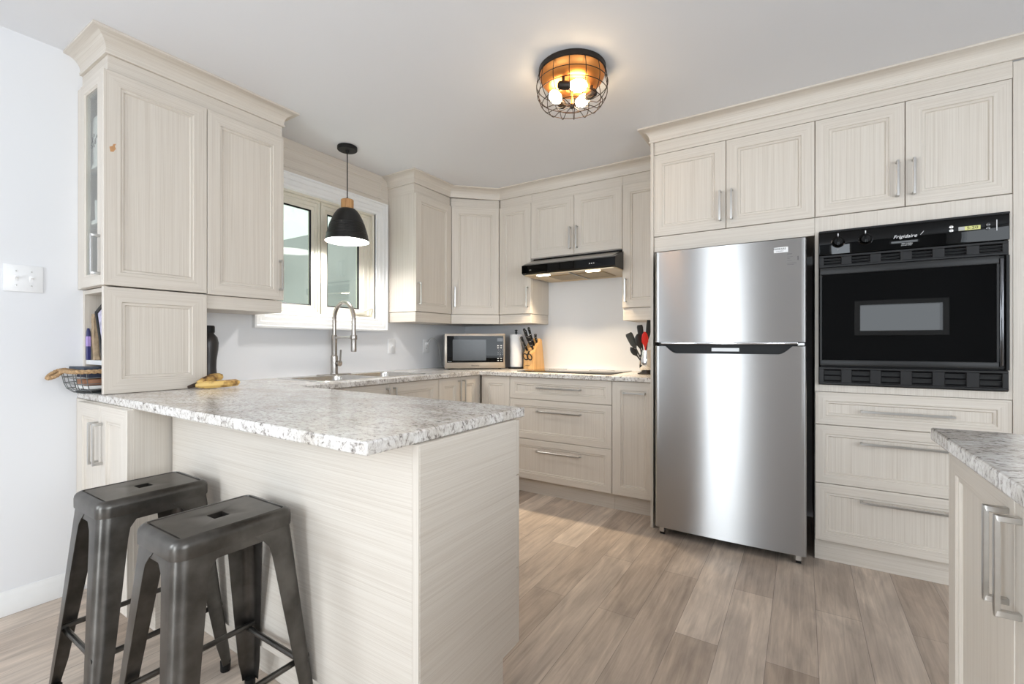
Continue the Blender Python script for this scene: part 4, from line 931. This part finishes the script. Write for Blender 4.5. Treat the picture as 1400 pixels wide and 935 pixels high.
# ------------------------------------------------------------------ bar stools
def make_stool(label, loc):
    r = thing('bar_stool', label, 'stool', loc, 0, 'gunmetal bar stools')
    A, B, RC = .121, .152, .034
    def ring(da, z, rr=None): return rrect(A - da, B - da, max(.006, (rr or RC) - da), z, 9)
    mb = MB()
    hole = []
    base = rrect(A - .03, B - .03, .01, 0, 9)
    for x, y, _ in base:
        a = math.atan2(y / (B - .03), x / (A - .03)); q = .0
        s_ = (abs(math.cos(a)) ** 2.8 + abs(math.sin(a)) ** 2.8) ** (-1 / 2.8); hole.append((.027 * math.cos(a) * s_, .024 * math.sin(a) * s_))
    L = [ring(.0005, .612), ring(0, .616), ring(0, .640), ring(.0015, .648), ring(.006, .655), ring(.013, .659), ring(.020, .660), ring(.0215, .6555), ring(.0245, .6555), ring(.026, .6585)]
    mid = [((x + hx_) / 2, (y + hy_) / 2, .6585) for (x, y, _), (hx_, hy_) in zip(base, hole)]
    L += [mid, [(x * 1.06, y * 1.06, .6585) for x, y in hole], [(x, y, .6580) for x, y in hole], [(x, y, .640) for x, y in hole]]
    mb.loft(L[:7], GUN); mb.loft(L[6:10], GUN, smooth=False); mb.loft(L[9:], GUN, smooth=False); mb.build('seat', r, local=True)
    mb = MB(); mb.loft([ring(.005, .590), ring(.0045, .600), ring(.0045, .6125)], GUN); mb.loft([ring(.0065, .6125), ring(.0065, .590)], GUN)
    mb.loft([ring(.005, .590), ring(.0065, .590)], GUN); mb.build('apron', r, local=True)
    def corner(z):                      # outer corner offset at height z
        k = (.612 - z) / .612; return A - .0039 + .072 * k, B - .0039 + .048 * k
    for sx_ in (-1, 1):
        for sy_ in (-1, 1):
            mb = MB(); outer = []; inner = []
            for z, arm in ((.6115, .112), (.602, .104), (.590, .090), (.570, .076), (.54, .072), (.40, .064), (.25, .055), (.10, .045), (.045, .036), (.028, .034)):
                cx, cy = corner(z); rc = .0305 if z > .1 else .022; lo = []; li = []
                rc = min(rc, arm * .8)
                pts = [(cx - arm, cy)] + [(cx - rc + rc * math.sin(t), cy - rc + rc * math.cos(t)) for t in [math.pi / 2 * q / 6 for q in range(7)]] + [(cx, cy - arm)]
                th = .0022; ri = rc - th
                pin = [(cx - arm, cy - th)] + [(cx - rc + ri * math.sin(t), cy - rc + ri * math.cos(t)) for t in [math.pi / 2 * q / 6 for q in range(7)]] + [(cx - th, cy - arm)]
                lp = pts + pin[::-1]; outer.append([(sx_ * x, sy_ * y, z) for x, y in lp])
            mb.loft(outer, GUN, True, True, True)
            for f in mb.bm.faces: f.smooth = True
            leg = mb.build('leg', r, local=True)
            cx, cy = corner(.02); mb = MB()
            mb.lathe([(.0001, .0005), (.014, .0005), (.0155, .004), (.0165, .036), (.0001, .037)], BLACK, (sx_ * (cx - .019), sy_ * (cy - .019), 0), 14); mb.build('rubber_foot', leg, local=True)
    cx, cy = corner(.215); t = .010
    def bar(p, q):
        mb = MB(); mb.tube([p, q], .0085, GUN, 10); o = mb.build('stretcher', r, local=True)
    for q in (-1, 1):
        bar((-cx + .004, q * (cy - .021), .215), (cx - .004, q * (cy - .021), .215)); bar((q * (cx - .021), -cy + .004, .225), (q * (cx - .021), cy - .004, .225))
    mb = MB(); mb.box(-A + .006, A - .006, -.012, .012, .592, .604, BLACK, .002); mb.box(-.012, .012, -B + .006, B - .006, .592, .604, BLACK, .002); mb.build('seat_brace', r, local=True)
    return r
def copy_tree(o, parent=None):
    c = o.copy(); COL.objects.link(c)
    if parent: c.parent = parent
    for ch in list(o.children): copy_tree(ch, c)
    return c
s1 = make_stool('gunmetal backless bar stool on the left, nearer the wall', (-1.855, .638, 0))
s2 = copy_tree(s1); s2.location = (-1.362, .638, 0); s2['label'] = 'gunmetal backless bar stool on the right, nearest the camera'

# ------------------------------------------------------------------ pendant lamp
plx, ply = -2.575, 2.01
r = thing('pendant_lamp', 'black dome pendant lamp with wooden cap over the sink', 'lamp', (plx, ply, CEIL))
mb = MB(); mb.lathe([(.0001, CEIL - .001), (.063, CEIL - .001), (.064, CEIL - .004), (.064, CEIL - .022), (.060, CEIL - .026), (.012, CEIL - .027), (.010, CEIL - .04), (.006, CEIL - .042)], BLACK, (plx, ply, 0), 40); mb.build('canopy', r)
mb = MB(); mb.tube([(plx, ply, CEIL - .03), (plx, ply, 2.09)], .0035, BLACK, 8); mb.build('cord', r)
mb = MB(); mb.lathe([(.0001, 2.094), (.038, 2.094), (.041, 2.090), (.041, 2.032), (.039, 2.030)], OAK, (plx, ply, 0), 24); tag(mb.build('wood_cap', r), 'light oak cap'); 
mb = MB(); mb.lathe([(.006, 2.108), (.010, 2.1), (.010, 2.094)], BLACK, (plx, ply, 0), 12); mb.build('cord_grip', r)
prof = [(.036, 2.034), (.052, 2.030), (.066, 2.018), (.082, 1.995), (.096, 1.968), (.108, 1.938)]
for k in range(9):
    z = 1.930 - k * .009; rr = .111 + k * .0026
    prof += [(rr + .0012, z), (rr - .0004, z - .004)]
prof += [(.136, 1.838), (.141, 1.815)]
SHB = simple('shade_black', (.006, .006, .006), .4, 0, var=.08); SHW = simple('shade_inner_white', (.9, .9, .9), .5, var=.01)
mb = MB(); mb.lathe(prof, SHB, (plx, ply, 0), 64); mb.lathe([(.141, 1.815), (.1405, 1.8135), (.139, 1.815)], SHW, (plx, ply, 0), 64); sh = mb.build('shade', r)
mb = MB(); mb.lathe([(.139, 1.815), (.133, 1.84), (.108, 1.93), (.092, 1.965), (.07, 2.005), (.04, 2.024), (.0001, 2.026)], SHW, (plx, ply, 0), 64); tag(mb.build('shade_lining', sh), 'white inside of the shade')
mb = MB(); mb.lathe([(.016, 2.02), (.017, 1.98), (.016, 1.965)], WHITEP, (plx, ply, 0), 16)
mb.build('socket', r)
mb = MB(); mb.lathe([(.0001, 1.842), (.022, 1.848), (.036, 1.868), (.040, 1.89), (.036, 1.915), (.022, 1.945), (.014, 1.965)], PBULB, (plx, ply, 0), 24); mb.build('bulb', r)

# ------------------------------------------------------------------ flush ceiling light with cage
lx, ly = -.935, 2.019
r = thing('ceiling_light', 'copper flush ceiling light with round wire cage', 'lamp', (lx, ly, CEIL))
mb = MB(); mb.lathe([(.0001, CEIL - .0005), (.158, CEIL - .0005), (.160, CEIL - .003), (.160, CEIL - .024), (.156, CEIL - .028), (.150, CEIL - .028)], BRONZE, (lx, ly, 0), 64); mb.build('base_ring', r)
mb = MB(); mb.lathe([(.155, CEIL - .028), (.1535, CEIL - .040), (.146, CEIL - .056), (.133, CEIL - .070), (.118, CEIL - .080), (.108, CEIL - .083), (.0001, CEIL - .083)], COPPER, (lx, ly, 0), 64); mb.build('copper_pan', r)
mb = MB(); mb.lathe([(.030, CEIL - .083), (.032, CEIL - .090), (.026, CEIL - .104), (.012, CEIL - .110), (.006, CEIL - .115), (.006, CEIL - .172)], COPPER, (lx, ly, 0), 24); mb.build('stem', r)
CW = simple('cage_wire', (.035, .026, .02), .4, .7)
mb = MB(); prof = [(.160, CEIL - .026), (.166, CEIL - .055), (.170, CEIL - .085), (.168, CEIL - .115), (.158, CEIL - .145), (.144, CEIL - .167), (.131, CEIL - .180), (.120, CEIL - .184), (.108, CEIL - .180), (.085, CEIL - .173), (.045, CEIL - .173), (.008, CEIL - .176)]
for k in range(14):
    a = 2 * math.pi * (k + .3) / 14
    mb.tube(smooth_path([(lx + rr * math.cos(a), ly + rr * math.sin(a), z) for rr, z in prof], 3), .0018, CW, 6)
for rr, z in ((.1695, CEIL - .078), (.166, CEIL - .124), (.144, CEIL - .167), (.078, CEIL - .173)):
    mb.tube([(lx + rr * math.cos(2 * math.pi * k / 48), ly + rr * math.sin(2 * math.pi * k / 48), z) for k in range(48)], .0019, CW, 6, closed=True)
mb.build('wire_cage', r)
mb = MB(); mb.lathe([(.0001, CEIL - .166), (.010, CEIL - .168), (.013, CEIL - .177), (.010, CEIL - .187), (.0001, CEIL - .189)], CW, (lx, ly, 0), 16); mb.build('finial', r)
for a in (-57.7, 62.3, 182.3):
    a = math.radians(a); d = Vector((math.cos(a), math.sin(a), 0)); t_ = Vector((-d.y, d.x, 0)); c = Vector((lx, ly, CEIL - .122)) + d * .078
    def along(q): return c + t_ * q
    mb = MB(); mb.tube([along(-.078), along(-.07), along(-.028), along(-.020)], [.010, .019, .020, .017], BRONZE, 14); mb.tube([along(-.05), along(-.05) + Vector((0, 0, .039))], .008, BRONZE, 8)
    so = mb.build('socket', r)
    mb = MB(); mb.tube([along(-.020), along(-.010), along(.008), along(.034), along(.052), along(.060)], [.014, .021, .027, .027, .019, .004], BULB, 16); mb.build('bulb', so)
